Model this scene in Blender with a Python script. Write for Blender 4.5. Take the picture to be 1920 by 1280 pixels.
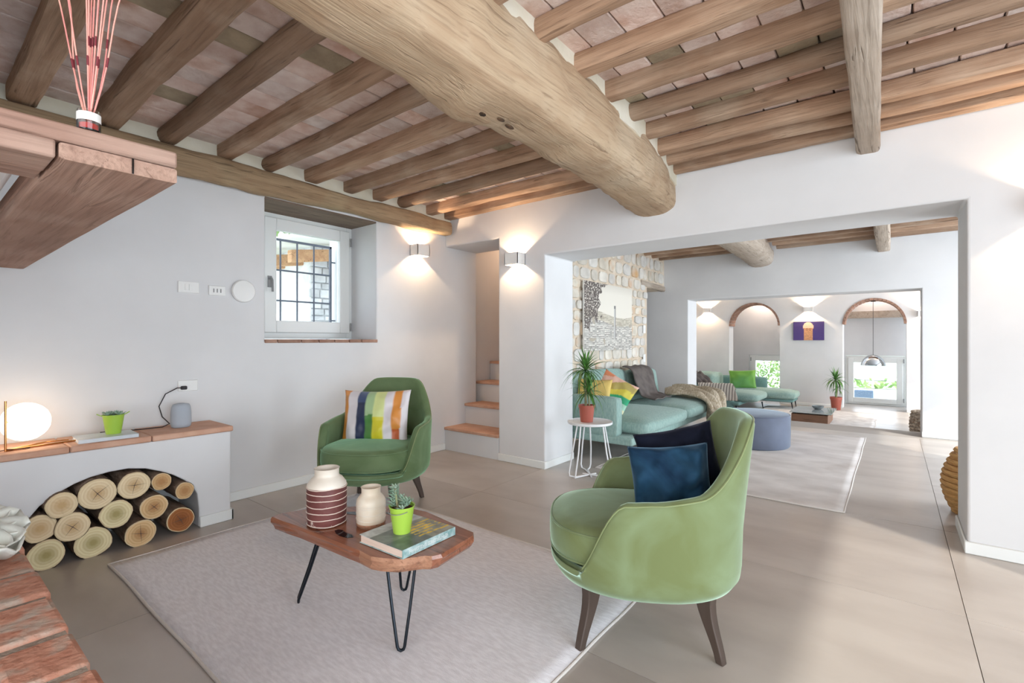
import bpy, bmesh, math, random
import numpy as np
from mathutils import Vector, Matrix, noise as mnoise
from math import sin, cos, pi, radians, sqrt
C = bpy.context.scene.collection
sc = bpy.context.scene
for o in list(bpy.data.objects): bpy.data.objects.remove(o)
# ---------------------------------------------------------------- camera
cam_d = bpy.data.cameras.new('camera'); cam = bpy.data.objects.new('camera', cam_d); C.objects.link(cam)
cam_d.sensor_width = 36; cam_d.lens = 36*909/1920; cam_d.clip_start = .02; cam_d.clip_end = 200
cam.location = (0, 0, 1.2); cam.rotation_euler = (radians(90), 0, radians(38.2))
cam_d.shift_y = (638-640)/1920
sc.camera = cam
# ---------------------------------------------------------------- exposure, sky
sc.view_settings.view_transform = 'Standard'; sc.view_settings.look = 'None'
sc.view_settings.gamma = 1; sc.view_settings.use_curve_mapping = False
sc.view_settings.exposure = 0.75
w = bpy.data.worlds.new('World'); sc.world = w; w.use_nodes = True
wn = w.node_tree.nodes; wl = w.node_tree.links
bg = wn['Background']; bg.inputs[1].default_value = 1.9
bg.inputs[0].default_value = (.78, .89, 1, 1)
def L(kind, name, loc, rot, energy, col, **k):
    d = bpy.data.lights.new(name, kind); d.energy = energy; d.color = col
    for a, b in k.items(): setattr(d, a, b)
    o = bpy.data.objects.new(name, d); o.location = loc; o.rotation_euler = [radians(r) for r in rot]; C.objects.link(o); return o
def area(name, loc, rot, e, col, sx, sy): return L('AREA', name, loc, rot, e, col, shape='RECTANGLE', size=sx, size_y=sy)
DAY = (.82, .92, 1)
# daylight of the glazed doors behind and to the right of the camera, and of the side windows of the far rooms; the slot light is added
area('daylight_right', (2.9, .3, 1.3), (0, 90, 0), 62, DAY, 2.3, 3.6)
area('daylight_rear', (.4, -2.7, 1.3), (90, 0, 0), 46, (1, .91, .81), 4.0, 2.3)
area('daylight_middle', (2.9, 6.2, 1.2), (0, 90, 0), 92, DAY, 2.2, 2.4)
area('daylight_far', (2.9, 12.2, 1.0), (0, 90, 0), 72, (.95, .97, 1), 2.4, 3.4)
area('slot_fill', (2.85, 15.06, 1.0), (0, 90, 0), 52, DAY, 2.4, .6)  # added fill that brightens the dim wall behind the arches
L('POINT', 'alcove_fill', (-2.9, 15.05, 2.45), (0, 0, 0), 9, (1, .8, .66), shadow_soft_size=.1)  # added warm fill without a fixture, lifts the grey wall behind the left arch
L('POINT', 'alcove_fill', (-.4, 15.05, 2.45), (0, 0, 0), 5, (1, .8, .66), shadow_soft_size=.1)  # same added fill behind the right arch
L('POINT', 'stair_fill', (-3.5, 5.0, 2.45), (0, 0, 0), 3.6, (1, .72, .5), shadow_soft_size=.12)  # unseen warm fill without a fixture, added to tint the grey stairwell tan
L('SUN', 'sun', (0, 0, 20), (38, 0, 150), 2.2, (1, .95, .86), angle=radians(1))
# ---------------------------------------------------------------- materials
def s2l(r, g, b):
    f = lambda c: (c/255/12.92) if c/255 <= .04045 else ((c/255+.055)/1.055)**2.4
    return (f(r), f(g), f(b), 1)
def nd(nt, t, **k):
    n = nt.nodes.new(t)
    for a, b in k.items(): setattr(n, a, b)
    return n
def base_mat(name):
    m = bpy.data.materials.new(name); m.use_nodes = True; nt = m.node_tree
    return m, nt, nt.nodes['Principled BSDF']
def mk(name, c1, c2=None, scale=5, stretch=(1, 1, 1), detail=4, rough=.6, bump=0, bscale=None, metal=0, sheen=0, tint=(1, 1, 1, 1),
       spec=.5, rand=0, lo=.35, hi=.65, hrand=0, c3=None, s3=3, dist=0, t3=(.5, .6), trans=0, emit=None, es=0, bdist=.01, bstretch=None):
    m, nt, b = base_mat(name); lk = nt.links.new
    b.inputs['Roughness'].default_value = rough; b.inputs['Metallic'].default_value = metal
    b.inputs['Specular IOR Level'].default_value = spec
    if trans: b.inputs['Transmission Weight'].default_value = trans
    if sheen: b.inputs['Sheen Weight'].default_value = sheen; b.inputs['Sheen Tint'].default_value = tint; b.inputs['Sheen Roughness'].default_value = .35
    if emit: b.inputs['Emission Color'].default_value = emit; b.inputs['Emission Strength'].default_value = es
    tc = nd(nt, 'ShaderNodeTexCoord'); oi = nd(nt, 'ShaderNodeObjectInfo')
    mp = nd(nt, 'ShaderNodeMapping'); mp.inputs['Scale'].default_value = stretch
    ad = nd(nt, 'ShaderNodeVectorMath', operation='ADD')
    sc_ = nd(nt, 'ShaderNodeMath', operation='MULTIPLY'); sc_.inputs[1].default_value = 37 if rand or hrand else 0
    lk(oi.outputs['Random'], sc_.inputs[0]); lk(tc.outputs['Object'], ad.inputs[0]); lk(sc_.outputs[0], ad.inputs[1]); lk(ad.outputs[0], mp.inputs[0])
    col = None
    if c2:
        n = nd(nt, 'ShaderNodeTexNoise'); n.inputs['Scale'].default_value = scale; n.inputs['Detail'].default_value = detail; n.inputs['Distortion'].default_value = dist
        lk(mp.outputs[0], n.inputs['Vector'])
        r = nd(nt, 'ShaderNodeValToRGB'); r.color_ramp.elements[0].position = lo; r.color_ramp.elements[1].position = hi
        r.color_ramp.elements[0].color = c1; r.color_ramp.elements[1].color = c2
        lk(n.outputs['Fac'], r.inputs[0]); col = r.outputs[0]
        if c3:
            n3 = nd(nt, 'ShaderNodeTexNoise'); n3.inputs['Scale'].default_value = s3; n3.inputs['Detail'].default_value = 5
            lk(ad.outputs[0], n3.inputs['Vector'])
            r3 = nd(nt, 'ShaderNodeMapRange'); r3.inputs[1].default_value = t3[0]; r3.inputs[2].default_value = t3[1]
            lk(n3.outputs['Fac'], r3.inputs[0])
            mx = nd(nt, 'ShaderNodeMix', data_type='RGBA'); lk(r3.outputs[0], mx.inputs[0]); lk(col, mx.inputs[6]); mx.inputs[7].default_value = c3
            col = mx.outputs[2]
    if rand or hrand:
        hs = nd(nt, 'ShaderNodeHueSaturation')
        if col: lk(col, hs.inputs['Color'])
        else: hs.inputs['Color'].default_value = c1
        if rand:
            r = nd(nt, 'ShaderNodeMapRange'); r.inputs[3].default_value = 1-rand; r.inputs[4].default_value = 1+rand
            lk(oi.outputs['Random'], r.inputs[0]); lk(r.outputs[0], hs.inputs['Value'])
        if hrand:
            m7 = nd(nt, 'ShaderNodeMath', operation='MULTIPLY'); m7.inputs[1].default_value = 7.13
            fr = nd(nt, 'ShaderNodeMath', operation='FRACT'); lk(oi.outputs['Random'], m7.inputs[0]); lk(m7.outputs[0], fr.inputs[0])
            r = nd(nt, 'ShaderNodeMapRange'); r.inputs[3].default_value = 1-hrand; r.inputs[4].default_value = 1+hrand
            lk(fr.outputs[0], r.inputs[0]); lk(r.outputs[0], hs.inputs['Saturation'])
        col = hs.outputs[0]
    if col: lk(col, b.inputs['Base Color'])
    else: b.inputs['Base Color'].default_value = c1
    if bump:
        n = nd(nt, 'ShaderNodeTexNoise'); n.inputs['Scale'].default_value = bscale or scale*3; n.inputs['Detail'].default_value = 5
        if bstretch:
            mb = nd(nt, 'ShaderNodeMapping'); mb.inputs['Scale'].default_value = bstretch; lk(ad.outputs[0], mb.inputs[0]); lk(mb.outputs[0], n.inputs['Vector'])
        else: lk(mp.outputs[0], n.inputs['Vector'])
        bp = nd(nt, 'ShaderNodeBump'); bp.inputs['Strength'].default_value = bump; bp.inputs['Distance'].default_value = bdist
        lk(n.outputs['Fac'], bp.inputs['Height']); lk(bp.outputs[0], b.inputs['Normal'])
    return m
def wood(name, light, mid, dark, axis, rough=.75, rand=.12, bump=.5, fine=1.0, blotch=None, crack=.8):
    """weathered timber: long grain along axis, dark cracks, pale worn patches"""
    def ds(c, k=.24): g_ = .3*c[0]+.6*c[1]+.1*c[2]; return tuple(x*(1-k)+g_*k for x in c[:3])+(1,)
    light, mid, dark = ds(light), ds(mid), ds(dark); blotch = ds(blotch) if blotch else None
    m, nt, b = base_mat(name); lk = nt.links.new
    b.inputs['Roughness'].default_value = rough; b.inputs['Specular IOR Level'].default_value = .25
    tc = nd(nt, 'ShaderNodeTexCoord'); oi = nd(nt, 'ShaderNodeObjectInfo')
    mu = nd(nt, 'ShaderNodeMath', operation='MULTIPLY'); mu.inputs[1].default_value = 53
    ad = nd(nt, 'ShaderNodeVectorMath', operation='ADD')
    lk(oi.outputs['Random'], mu.inputs[0]); lk(tc.outputs['Object'], ad.inputs[0]); lk(mu.outputs[0], ad.inputs[1])
    def N(sa, sx, detail, dist=0):
        mp = nd(nt, 'ShaderNodeMapping'); s = [sx*fine]*3; s[axis] = sa*fine; mp.inputs['Scale'].default_value = s
        n = nd(nt, 'ShaderNodeTexNoise'); n.inputs['Scale'].default_value = 1; n.inputs['Detail'].default_value = detail; n.inputs['Distortion'].default_value = dist
        lk(ad.outputs[0], mp.inputs[0]); lk(mp.outputs[0], n.inputs['Vector']); return n
    a = N(1.6, 16, 6, .6); g = N(3.5, 85, 4, .2); c = N(2.2, 34, 3, 1.2)
    bl = nd(nt, 'ShaderNodeTexNoise'); bl.inputs['Scale'].default_value = 2.6; bl.inputs['Detail'].default_value = 4; lk(ad.outputs[0], bl.inputs['Vector'])
    r = nd(nt, 'ShaderNodeValToRGB'); e = r.color_ramp.elements
    e[0].position = .3; e[0].color = mid; e[1].position = .7; e[1].color = light
    lk(a.outputs['Fac'], r.inputs[0])
    col = r.outputs[0]
    def mix(fac, lo, hi, colr, amt):
        nonlocal col
        mr = nd(nt, 'ShaderNodeMapRange'); mr.inputs[1].default_value = lo; mr.inputs[2].default_value = hi; mr.inputs[4].default_value = amt
        lk(fac, mr.inputs[0]); mx = nd(nt, 'ShaderNodeMix', data_type='RGBA'); lk(mr.outputs[0], mx.inputs[0]); lk(col, mx.inputs[6]); mx.inputs[7].default_value = colr; col = mx.outputs[2]
    mix(bl.outputs['Fac'], .5, .68, blotch or light, .55)
    mix(g.outputs['Fac'], .5, .72, dark, .4)
    mix(c.outputs['Fac'], .64, .70, dark, crack)
    if rand:
        hs = nd(nt, 'ShaderNodeHueSaturation'); mr = nd(nt, 'ShaderNodeMapRange'); mr.inputs[3].default_value = 1-rand; mr.inputs[4].default_value = 1+rand
        lk(oi.outputs['Random'], mr.inputs[0]); lk(mr.outputs[0], hs.inputs['Value']); lk(col, hs.inputs['Color']); col = hs.outputs[0]
    lk(col, b.inputs['Base Color'])
    sub = nd(nt, 'ShaderNodeMath', operation='SUBTRACT'); 
    mr = nd(nt, 'ShaderNodeMapRange'); mr.inputs[1].default_value = .6; mr.inputs[2].default_value = .7; lk(c.outputs['Fac'], mr.inputs[0])
    lk(g.outputs['Fac'], sub.inputs[0]); lk(mr.outputs[0], sub.inputs[1])
    bp = nd(nt, 'ShaderNodeBump'); bp.inputs['Strength'].default_value = bump; bp.inputs['Distance'].default_value = .01
    lk(sub.outputs[0], bp.inputs['Height']); lk(bp.outputs[0], b.inputs['Normal'])
    return m
def print_mat(name, rough=.5):
    m, nt, b = base_mat(name); a = nd(nt, 'ShaderNodeAttribute'); a.attribute_name = 'Col'
    nt.links.new(a.outputs['Color'], b.inputs['Base Color']); b.inputs['Roughness'].default_value = rough; return m
M = {}
M['plaster'] = mk('plaster', s2l(221, 221, 222), s2l(227, 227, 228), scale=2, rough=.85, bump=.12, bscale=9, spec=.2)
M['plaster_cream'] = mk('plaster_cream', s2l(226, 220, 200), s2l(236, 232, 218), scale=4, rough=.9, bump=.3, bscale=20, spec=.1)
M['floor'] = mk('stone_floor', s2l(166, 157, 150), s2l(184, 176, 169), scale=1.6, stretch=(1, 2.4, 1), detail=8, rough=.3, bump=.04, bscale=14, rand=.03, c3=s2l(194, 187, 180), s3=.9, t3=(.5, .8), spec=.5)
M['grout'] = mk('grout', s2l(180, 172, 165), rough=.8)
M['beam_y'] = wood('beam_timber', s2l(208, 178, 138), s2l(184, 148, 108), s2l(134, 100, 68), 1, blotch=s2l(222, 200, 166), rand=.03, crack=.45)
M['wallbeam'] = wood('wall_beam_timber', s2l(184, 152, 108), s2l(158, 124, 84), s2l(96, 74, 50), 1, crack=.6, blotch=s2l(190, 164, 118), rand=.0)
M['greybeam'] = wood('grey_beam_timber', s2l(196, 178, 158), s2l(172, 150, 128), s2l(110, 90, 70), 1, blotch=s2l(205, 190, 172), rand=.04)
M['joist'] = wood('joist_timber', s2l(190, 152, 118), s2l(158, 118, 84), s2l(104, 74, 50), 0, blotch=s2l(204, 176, 146), rand=.28, crack=.55)
M['mantel'] = wood('mantel_timber', s2l(190, 148, 124), s2l(168, 124, 102), s2l(120, 84, 66), 0, crack=.4, blotch=s2l(200, 164, 142), rand=.05, bump=.4)
M['mantel_y'] = wood('mantel_end_timber', s2l(184, 142, 120), s2l(160, 118, 98), s2l(112, 80, 64), 1, crack=.4, blotch=s2l(192, 158, 138), rand=.05, bump=.4)
M['walnut'] = wood('walnut', s2l(172, 98, 56), s2l(142, 74, 38), s2l(84, 40, 18), 0, rough=.16, rand=0, bump=.05, blotch=s2l(160, 96, 60))
M['walnut'].node_tree.nodes['Principled BSDF'].inputs['Specular IOR Level'].default_value = .6
M['walnut_edge'] = wood('walnut_raw_edge', s2l(196, 138, 96), s2l(160, 98, 62), s2l(88, 48, 28), 0, rough=.45, rand=0, bump=.6)
M['knot_dark'] = mk('knot_dark', s2l(58, 42, 30), s2l(110, 82, 58), scale=30, rough=.95, bump=1, bscale=60)
M['lintel'] = wood('lintel_timber', s2l(146, 124, 104), s2l(122, 100, 82), s2l(80, 62, 50), 1, rand=0)
M['sideboard'] = wood('low_table_timber', s2l(164, 112, 76), s2l(140, 96, 68), s2l(90, 54, 34), 0, rand=0, rough=.5)
M['rafter'] = wood('rafter_timber', s2l(214, 160, 104), s2l(190, 132, 80), s2l(130, 84, 48), 0, rand=.05)
M['tile'] = mk('ceiling_terracotta', s2l(218, 194, 184), s2l(236, 220, 212), scale=9, detail=8, rough=.9, bump=.7, bscale=45, rand=.1, hrand=.3, c3=s2l(196, 164, 148), s3=5, t3=(.52, .7), spec=.1)
M['tile_grey'] = mk('ceiling_tile_olive', s2l(158, 144, 124), s2l(180, 166, 142), scale=9, detail=8, rough=.9, bump=.6, bscale=45, rand=.1, spec=.1)
M['cotto'] = mk('cotto_tile', s2l(200, 152, 126), s2l(214, 172, 148), scale=7, detail=6, rough=.7, bump=.25, bscale=40, rand=.08, c3=s2l(216, 176, 150), s3=6, t3=(.55, .75))
M['brick'] = mk('hearth_brick', s2l(192, 134, 112), s2l(212, 160, 138), scale=16, detail=8, rough=.9, bump=.9, bscale=40, rand=.08, c3=s2l(198, 180, 166), s3=11, t3=(.5, .66), spec=.1)
M['brick_grey'] = mk('hearth_brick_sooty', s2l(140, 122, 110), s2l(188, 150, 130), scale=10, detail=8, rough=.9, bump=.9, bscale=40, rand=.1, spec=.1)
M['mortar'] = mk('mortar', s2l(160, 146, 134), s2l(184, 172, 160), scale=20, rough=.95, bump=.8, bscale=80, spec=.1)
M['arch_brick'] = mk('arch_brick', s2l(152, 118, 102), s2l(172, 140, 124), scale=12, rough=.9, bump=.4, bscale=30, rand=.15, spec=.1)
M['velvet'] = mk('green_velvet', s2l(112, 122, 80), s2l(128, 144, 108), scale=3.2, detail=5, rough=.85, sheen=1, tint=(.72, 1, .82, 1), spec=.15, bump=.12, bscale=9, dist=1.2)
M['velvet2'] = mk('emerald_velvet', s2l(92, 112, 76), s2l(114, 134, 98), scale=3.2, detail=5, rough=.85, sheen=.9, tint=(.5, .9, .6, 1), spec=.15, bump=.12, bscale=9, dist=1.2)
M['pipe_green'] = mk('velvet_piping', s2l(130, 142, 96), rough=.6, sheen=.4)
M['blue_velvet'] = mk('blue_velvet', s2l(20, 44, 68), s2l(42, 80, 108), scale=4, detail=4, rough=.8, sheen=.45, tint=(.35, .6, .85, 1), spec=.15, bump=.25, bscale=7, dist=1)
M['navy'] = mk('navy_velvet', s2l(20, 24, 38), s2l(30, 34, 50), scale=5, rough=.85, sheen=.25, tint=(.4, .45, .6, 1), spec=.1, bump=.2, bscale=7)
M['darkleg'] = mk('dark_stained_leg', s2l(66, 54, 48), s2l(84, 70, 62), scale=8, stretch=(1, 1, .2), rough=.45)
M['black_metal'] = mk('black_metal', s2l(30, 36, 44), rough=.35, metal=.6)
M['iron'] = mk('wrought_iron', s2l(96, 100, 112), rough=.6, metal=.2)
M['white_metal'] = mk('white_metal', s2l(236, 238, 240), rough=.35)
M['white_paint'] = mk('white_window_paint', s2l(236, 238, 236), rough=.4)
M['switch'] = mk('white_plastic', s2l(240, 240, 238), rough=.35)
M['grey_plastic'] = mk('grey_plastic', s2l(140, 140, 140), rough=.4)
M['chrome'] = mk('chrome', s2l(200, 205, 210), rough=.08, metal=1)
M['sofa'] = mk('mint_weave', s2l(140, 168, 162), s2l(160, 186, 178), scale=60, stretch=(1, 1, .35), rough=.9, bump=.35, bscale=140, sheen=.25, tint=(.9, 1, 1, 1), spec=.1)
M['sofa_dark'] = mk('teal_weave', s2l(112, 146, 144), s2l(128, 162, 158), scale=60, rough=.9, bump=.3, bscale=140, spec=.1)
M['pouf'] = mk('grey_blue_velvet', s2l(98, 104, 120), s2l(112, 120, 138), scale=3, rough=.7, sheen=.5, tint=(.75, .88, 1, 1), spec=.2)
M['rug'] = mk('rug_weave', s2l(229, 226, 230), s2l(243, 241, 245), scale=22, stretch=(1, 4, 1), detail=9, rough=.97, bump=.5, bscale=130, spec=.05, sheen=.1)
M['rug_edge'] = mk('rug_binding', s2l(222, 216, 210), rough=.95, bump=.5, bscale=200)
M['rug2'] = mk('vintage_rug', s2l(206, 200, 196), s2l(228, 223, 220), scale=2.6, stretch=(1, 1.6, 1), detail=10, rough=.97, bump=.3, bscale=120, spec=.05, c3=s2l(190, 180, 174), s3=1.6, t3=(.6, .8))
M['rug3'] = mk('pale_rug', s2l(196, 192, 190), s2l(220, 218, 216), scale=6, rough=.97, bump=.3, bscale=100)
M['ceramic'] = mk('cream_glaze', s2l(228, 218, 204), s2l(238, 231, 220), scale=6, rough=.32, bump=.08, bscale=10, c3=s2l(205, 160, 130), s3=5, t3=(.72, .8))
M['cream_specked'] = mk('speckled_glaze', s2l(236, 226, 210), s2l(228, 212, 190), scale=14, rough=.35, c3=s2l(96, 50, 38), s3=26, t3=(.71, .74), bump=.1, bscale=20)
M['maroon'] = mk('maroon_glaze', s2l(98, 52, 50), s2l(120, 70, 66), scale=9, rough=.5, c3=s2l(206, 186, 176), s3=34, t3=(.66, .7), bump=.15, bscale=40)
M['ring_white'] = mk('scratched_ring_glaze', s2l(226, 208, 196), rough=.5)
M['black_glossy'] = mk('black_resin', s2l(14, 12, 12), rough=.05)
M['lime'] = mk('lime_enamel', s2l(160, 200, 70), s2l(172, 208, 86), scale=2, rough=.3)
M['succulent'] = mk('succulent_leaf', s2l(150, 182, 158), s2l(186, 210, 192), scale=20, rough=.6, rand=.1)
M['soil'] = mk('soil', s2l(70, 48, 38), s2l(120, 84, 62), scale=30, rough=1, bump=1, bscale=60)
M['leaf'] = mk('dracaena_leaf', s2l(52, 100, 40), s2l(92, 142, 66), scale=6, rough=.45, rand=.25)
M['terrapot'] = mk('terracotta_plastic', s2l(168, 88, 72), rough=.5)
M['stem'] = mk('plant_stem', s2l(150, 160, 120), s2l(120, 110, 80), scale=20, rough=.8)
M['bark'] = mk('bark', s2l(120, 100, 86), s2l(172, 150, 132), scale=9, stretch=(.5, 2, 2), detail=9, rough=.95, bump=1, bscale=16, rand=.2, bdist=.03, spec=.05)
M['bark_edge'] = mk('bark_rim', s2l(222, 200, 160), rough=.9)
M['vent'] = M['switch']
M['speaker'] = mk('grey_mesh_cloth', s2l(176, 184, 194), rough=.85, bump=.2, bscale=400)
M['cable'] = mk('black_cable', s2l(40, 36, 40), rough=.5)
M['brass'] = mk('brass', s2l(214, 160, 104), rough=.22, metal=1)
M['opal'] = mk('opal_glass_lit', s2l(255, 240, 214), rough=.3, emit=(1, .80, .60, 1), es=2.3)
M['book_cover'] = print_mat('book_cover', .35)
M['print'] = print_mat('print', .6)
M['page'] = mk('book_pages', s2l(222, 196, 180), s2l(236, 216, 202), scale=3, stretch=(1, 1, 90), rough=.8)
M['page_white'] = mk('white_pages', s2l(222, 232, 240), s2l(236, 242, 246), scale=3, stretch=(1, 1, 90), rough=.8)
M['cover_peach'] = mk('peach_cover', s2l(226, 178, 150), rough=.4)
M['shell'] = mk('white_shell', s2l(226, 226, 216), s2l(240, 240, 232), scale=9, rough=.5, bump=.4, bscale=20)
M['cone'] = mk('brown_cone', s2l(96, 66, 50), s2l(150, 114, 84), scale=30, rough=.8)
M['pink'] = mk('pink_reed', s2l(224, 140, 136), s2l(240, 178, 160), scale=8, rough=.6, rand=.1)
M['reed_dark'] = mk('reed_node', s2l(120, 40, 50), rough=.6)
M['glass'] = mk('clear_glass', (1, 1, 1, 1), rough=.02, trans=1)
M['pane_glass'] = mk('pane_glass', (1, 1, 1, 1), rough=.0, trans=1); M['pane_glass'].node_tree.nodes['Principled BSDF'].inputs['IOR'].default_value = 1.04
M['red_liquid'] = mk('red_liquid', s2l(196, 50, 44), rough=.1)
M['wicker'] = mk('wicker', s2l(196, 146, 88), s2l(220, 174, 112), scale=20, stretch=(1, 1, 6), rough=.8, bump=.8, bscale=50)
M['wicker_dark'] = mk('seagrass', s2l(120, 96, 76), s2l(206, 190, 170), scale=26, rough=.9, bump=1, bscale=60)
M['throw_beige'] = mk('beige_knit', s2l(176, 160, 134), s2l(214, 202, 182), scale=26, stretch=(2.4, .6, 1), rough=.95, bump=1, bscale=50, bdist=.02)
M['throw_grey'] = mk('charcoal_linen', s2l(92, 84, 82), s2l(110, 102, 98), scale=10, rough=.95, bump=.3, bscale=60)
M['lime_fabric'] = mk('lime_silk', s2l(120, 176, 44), s2l(96, 158, 92), scale=1.3, rough=.5, sheen=.4)
M['yellow_fab'] = mk('yellow_cushion', s2l(222, 190, 100), s2l(232, 204, 130), scale=4, rough=.8)
M['stone'] = mk('wall_stone', s2l(204, 198, 188), s2l(226, 220, 210), scale=7, detail=8, rough=.9, bump=.5, bscale=24, rand=.12, hrand=.5, c3=s2l(214, 184, 156), s3=2.5, t3=(.54, .7), spec=.1)
M['stone_mortar'] = mk('stone_wall_mortar', s2l(208, 190, 168), s2l(224, 210, 192), scale=9, rough=.95, bump=.7, bscale=40, spec=.1)
M['out_stone'] = mk('outside_stone', s2l(196, 196, 198), s2l(224, 224, 226), scale=6, rough=.95, bump=.6, bscale=20, rand=.12)
M['out_green'] = mk('garden_leaves', s2l(96, 130, 70), s2l(160, 186, 122), scale=3, rough=.9, rand=.2)
M['out_ground'] = mk('garden_grass', s2l(186, 200, 168), s2l(214, 220, 194), scale=1.2, rough=1)
M['out_hill'] = mk('far_hills', s2l(170, 186, 176), s2l(200, 210, 196), scale=.6, rough=1)
M['chair_blue'] = mk('blue_rattan', s2l(120, 136, 170), s2l(140, 156, 186), scale=30, rough=.7)
M['glass_top'] = mk('smoked_glass_top', s2l(150, 158, 160), rough=.08)
# ---------------------------------------------------------------- helpers
def srt(o, k): 
    return o
def obj(name, verts, faces, mat, parent=None, smooth=False, sharp=None, mats=None, fmat=None):
    me = bpy.data.meshes.new(name); me.from_pydata([tuple(v) for v in verts], [], faces); me.update()
    for mm in (mats or [mat]): me.materials.append(M[mm] if isinstance(mm, str) else mm)
    if fmat: me.polygons.foreach_set('material_index', fmat)
    if smooth:
        me.polygons.foreach_set('use_smooth', [True]*len(me.polygons))
        if sharp: me.set_sharp_from_angle(angle=radians(sharp))
    o = bpy.data.objects.new(name, me); C.objects.link(o)
    if parent: o.parent = parent
    return o
def tag(o, label=None, cat=None, group=None, kind=None):
    if label: o['label'] = label
    if cat: o['category'] = cat
    if group: o['group'] = group
    if kind: o['kind'] = kind
    return o
def empty(name, loc=(0, 0, 0), rz=0, label=None, cat=None, group=None):
    o = bpy.data.objects.new(name, None); o.empty_display_size = .1; C.objects.link(o)
    o.location = loc; o.rotation_euler = (0, 0, rz); return tag(o, label, cat, group)
def local(parent, o):   # give o, built in world coordinates, its place under a moved parent
    o.matrix_parent_inverse = Matrix.Translation(-Vector(parent.location)) if parent.rotation_euler.z == 0 else (Matrix.Translation(parent.location) @ Matrix.Rotation(parent.rotation_euler.z, 4, 'Z')).inverted()
    return o
class MB:
    def __init__(s): s.v = []; s.f = []
    def add(s, v, f):
        n = len(s.v); s.v += [tuple(a) for a in v]; s.f += [tuple(i+n for i in q) for q in f]; return s
    def box(s, x0, x1, y0, y1, z0, z1):
        return s.add([(x, y, z) for z in (z0, z1) for y in (y0, y1) for x in (x0, x1)],
                     [(0, 2, 3, 1), (4, 5, 7, 6), (0, 1, 5, 4), (2, 6, 7, 3), (0, 4, 6, 2), (1, 3, 7, 5)])
    def xf(s, m): s.v = [tuple(m @ Vector(a)) for a in s.v]; return s
    def lathe(s, prof, c=(0, 0, 0), n=24, cap=True):
        v = [(c[0]+r*cos(2*pi*i/n), c[1]+r*sin(2*pi*i/n), c[2]+z) for r, z in prof for i in range(n)]; f = []
        for j in range(len(prof)-1):
            for i in range(n): f.append((j*n+i, j*n+(i+1) % n, (j+1)*n+(i+1) % n, (j+1)*n+i))
        if cap: f.append(tuple(range(n))[::-1]); f.append(tuple(range((len(prof)-1)*n, len(prof)*n)))
        return s.add(v, f)
    def tube(s, pts, r, n=8, cap=True, closed=False):
        pts = [Vector(p) for p in pts]; rr = r if isinstance(r, (list, tuple)) else [r]*len(pts); v = []; f = []; k = len(pts)
        up = None
        for i, p in enumerate(pts):
            if closed: t = pts[(i+1) % k]-pts[i-1]
            else: t = pts[min(i+1, k-1)]-pts[max(i-1, 0)]
            t.normalize()
            if up is None: up = Vector((0, 0, 1)) if abs(t.z) < .9 else Vector((1, 0, 0))
            a = t.cross(up).normalized(); b = a.cross(t).normalized(); up = b
            v += [p+a*rr[i]*cos(2*pi*j/n)+b*rr[i]*sin(2*pi*j/n) for j in range(n)]
        for i in range(k if closed else k-1):
            for j in range(n): f.append((i*n+j, i*n+(j+1) % n, ((i+1) % k)*n+(j+1) % n, ((i+1) % k)*n+j))
        if cap and not closed: f.append(tuple(range(n))[::-1]); f.append(tuple(range((k-1)*n, k*n)))
        return s.add(v, f)
    def prism(s, poly, z0, z1):
        n = len(poly); v = [(x, y, z) for z in (z0, z1) for x, y in poly]
        f = [tuple(range(n))[::-1], tuple(range(n, 2*n))]+[(i, (i+1) % n, n+(i+1) % n, n+i) for i in range(n)]
        return s.add(v, f)
    def ico(s, c, r, sub=1, sq=(1, 1, 1)):
        bm = bmesh.new(); bmesh.ops.create_icosphere(bm, subdivisions=sub, radius=r)
        v = [(c[0]+a.co.x*sq[0], c[1]+a.co.y*sq[1], c[2]+a.co.z*sq[2]) for a in bm.verts]
        f = [tuple(x.index for x in q.verts) for q in bm.faces]; bm.free(); return s.add(v, f)
    def build(s, name, mat, parent=None, smooth=False, sharp=40, bevel=0, seg=2, sub=0):
        o = obj(name, s.v, s.f, mat, parent, smooth or bevel > 0, sharp if (smooth or bevel) and not sub else None)
        if bevel:
            m = o.modifiers.new('b', 'BEVEL'); m.width = bevel; m.segments = seg; m.limit_method = 'ANGLE'
        if sub: m = o.modifiers.new('s', 'SUBSURF'); m.levels = m.render_levels = sub
        return o
def struct(o): o['kind'] = 'structure'; return o
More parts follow.
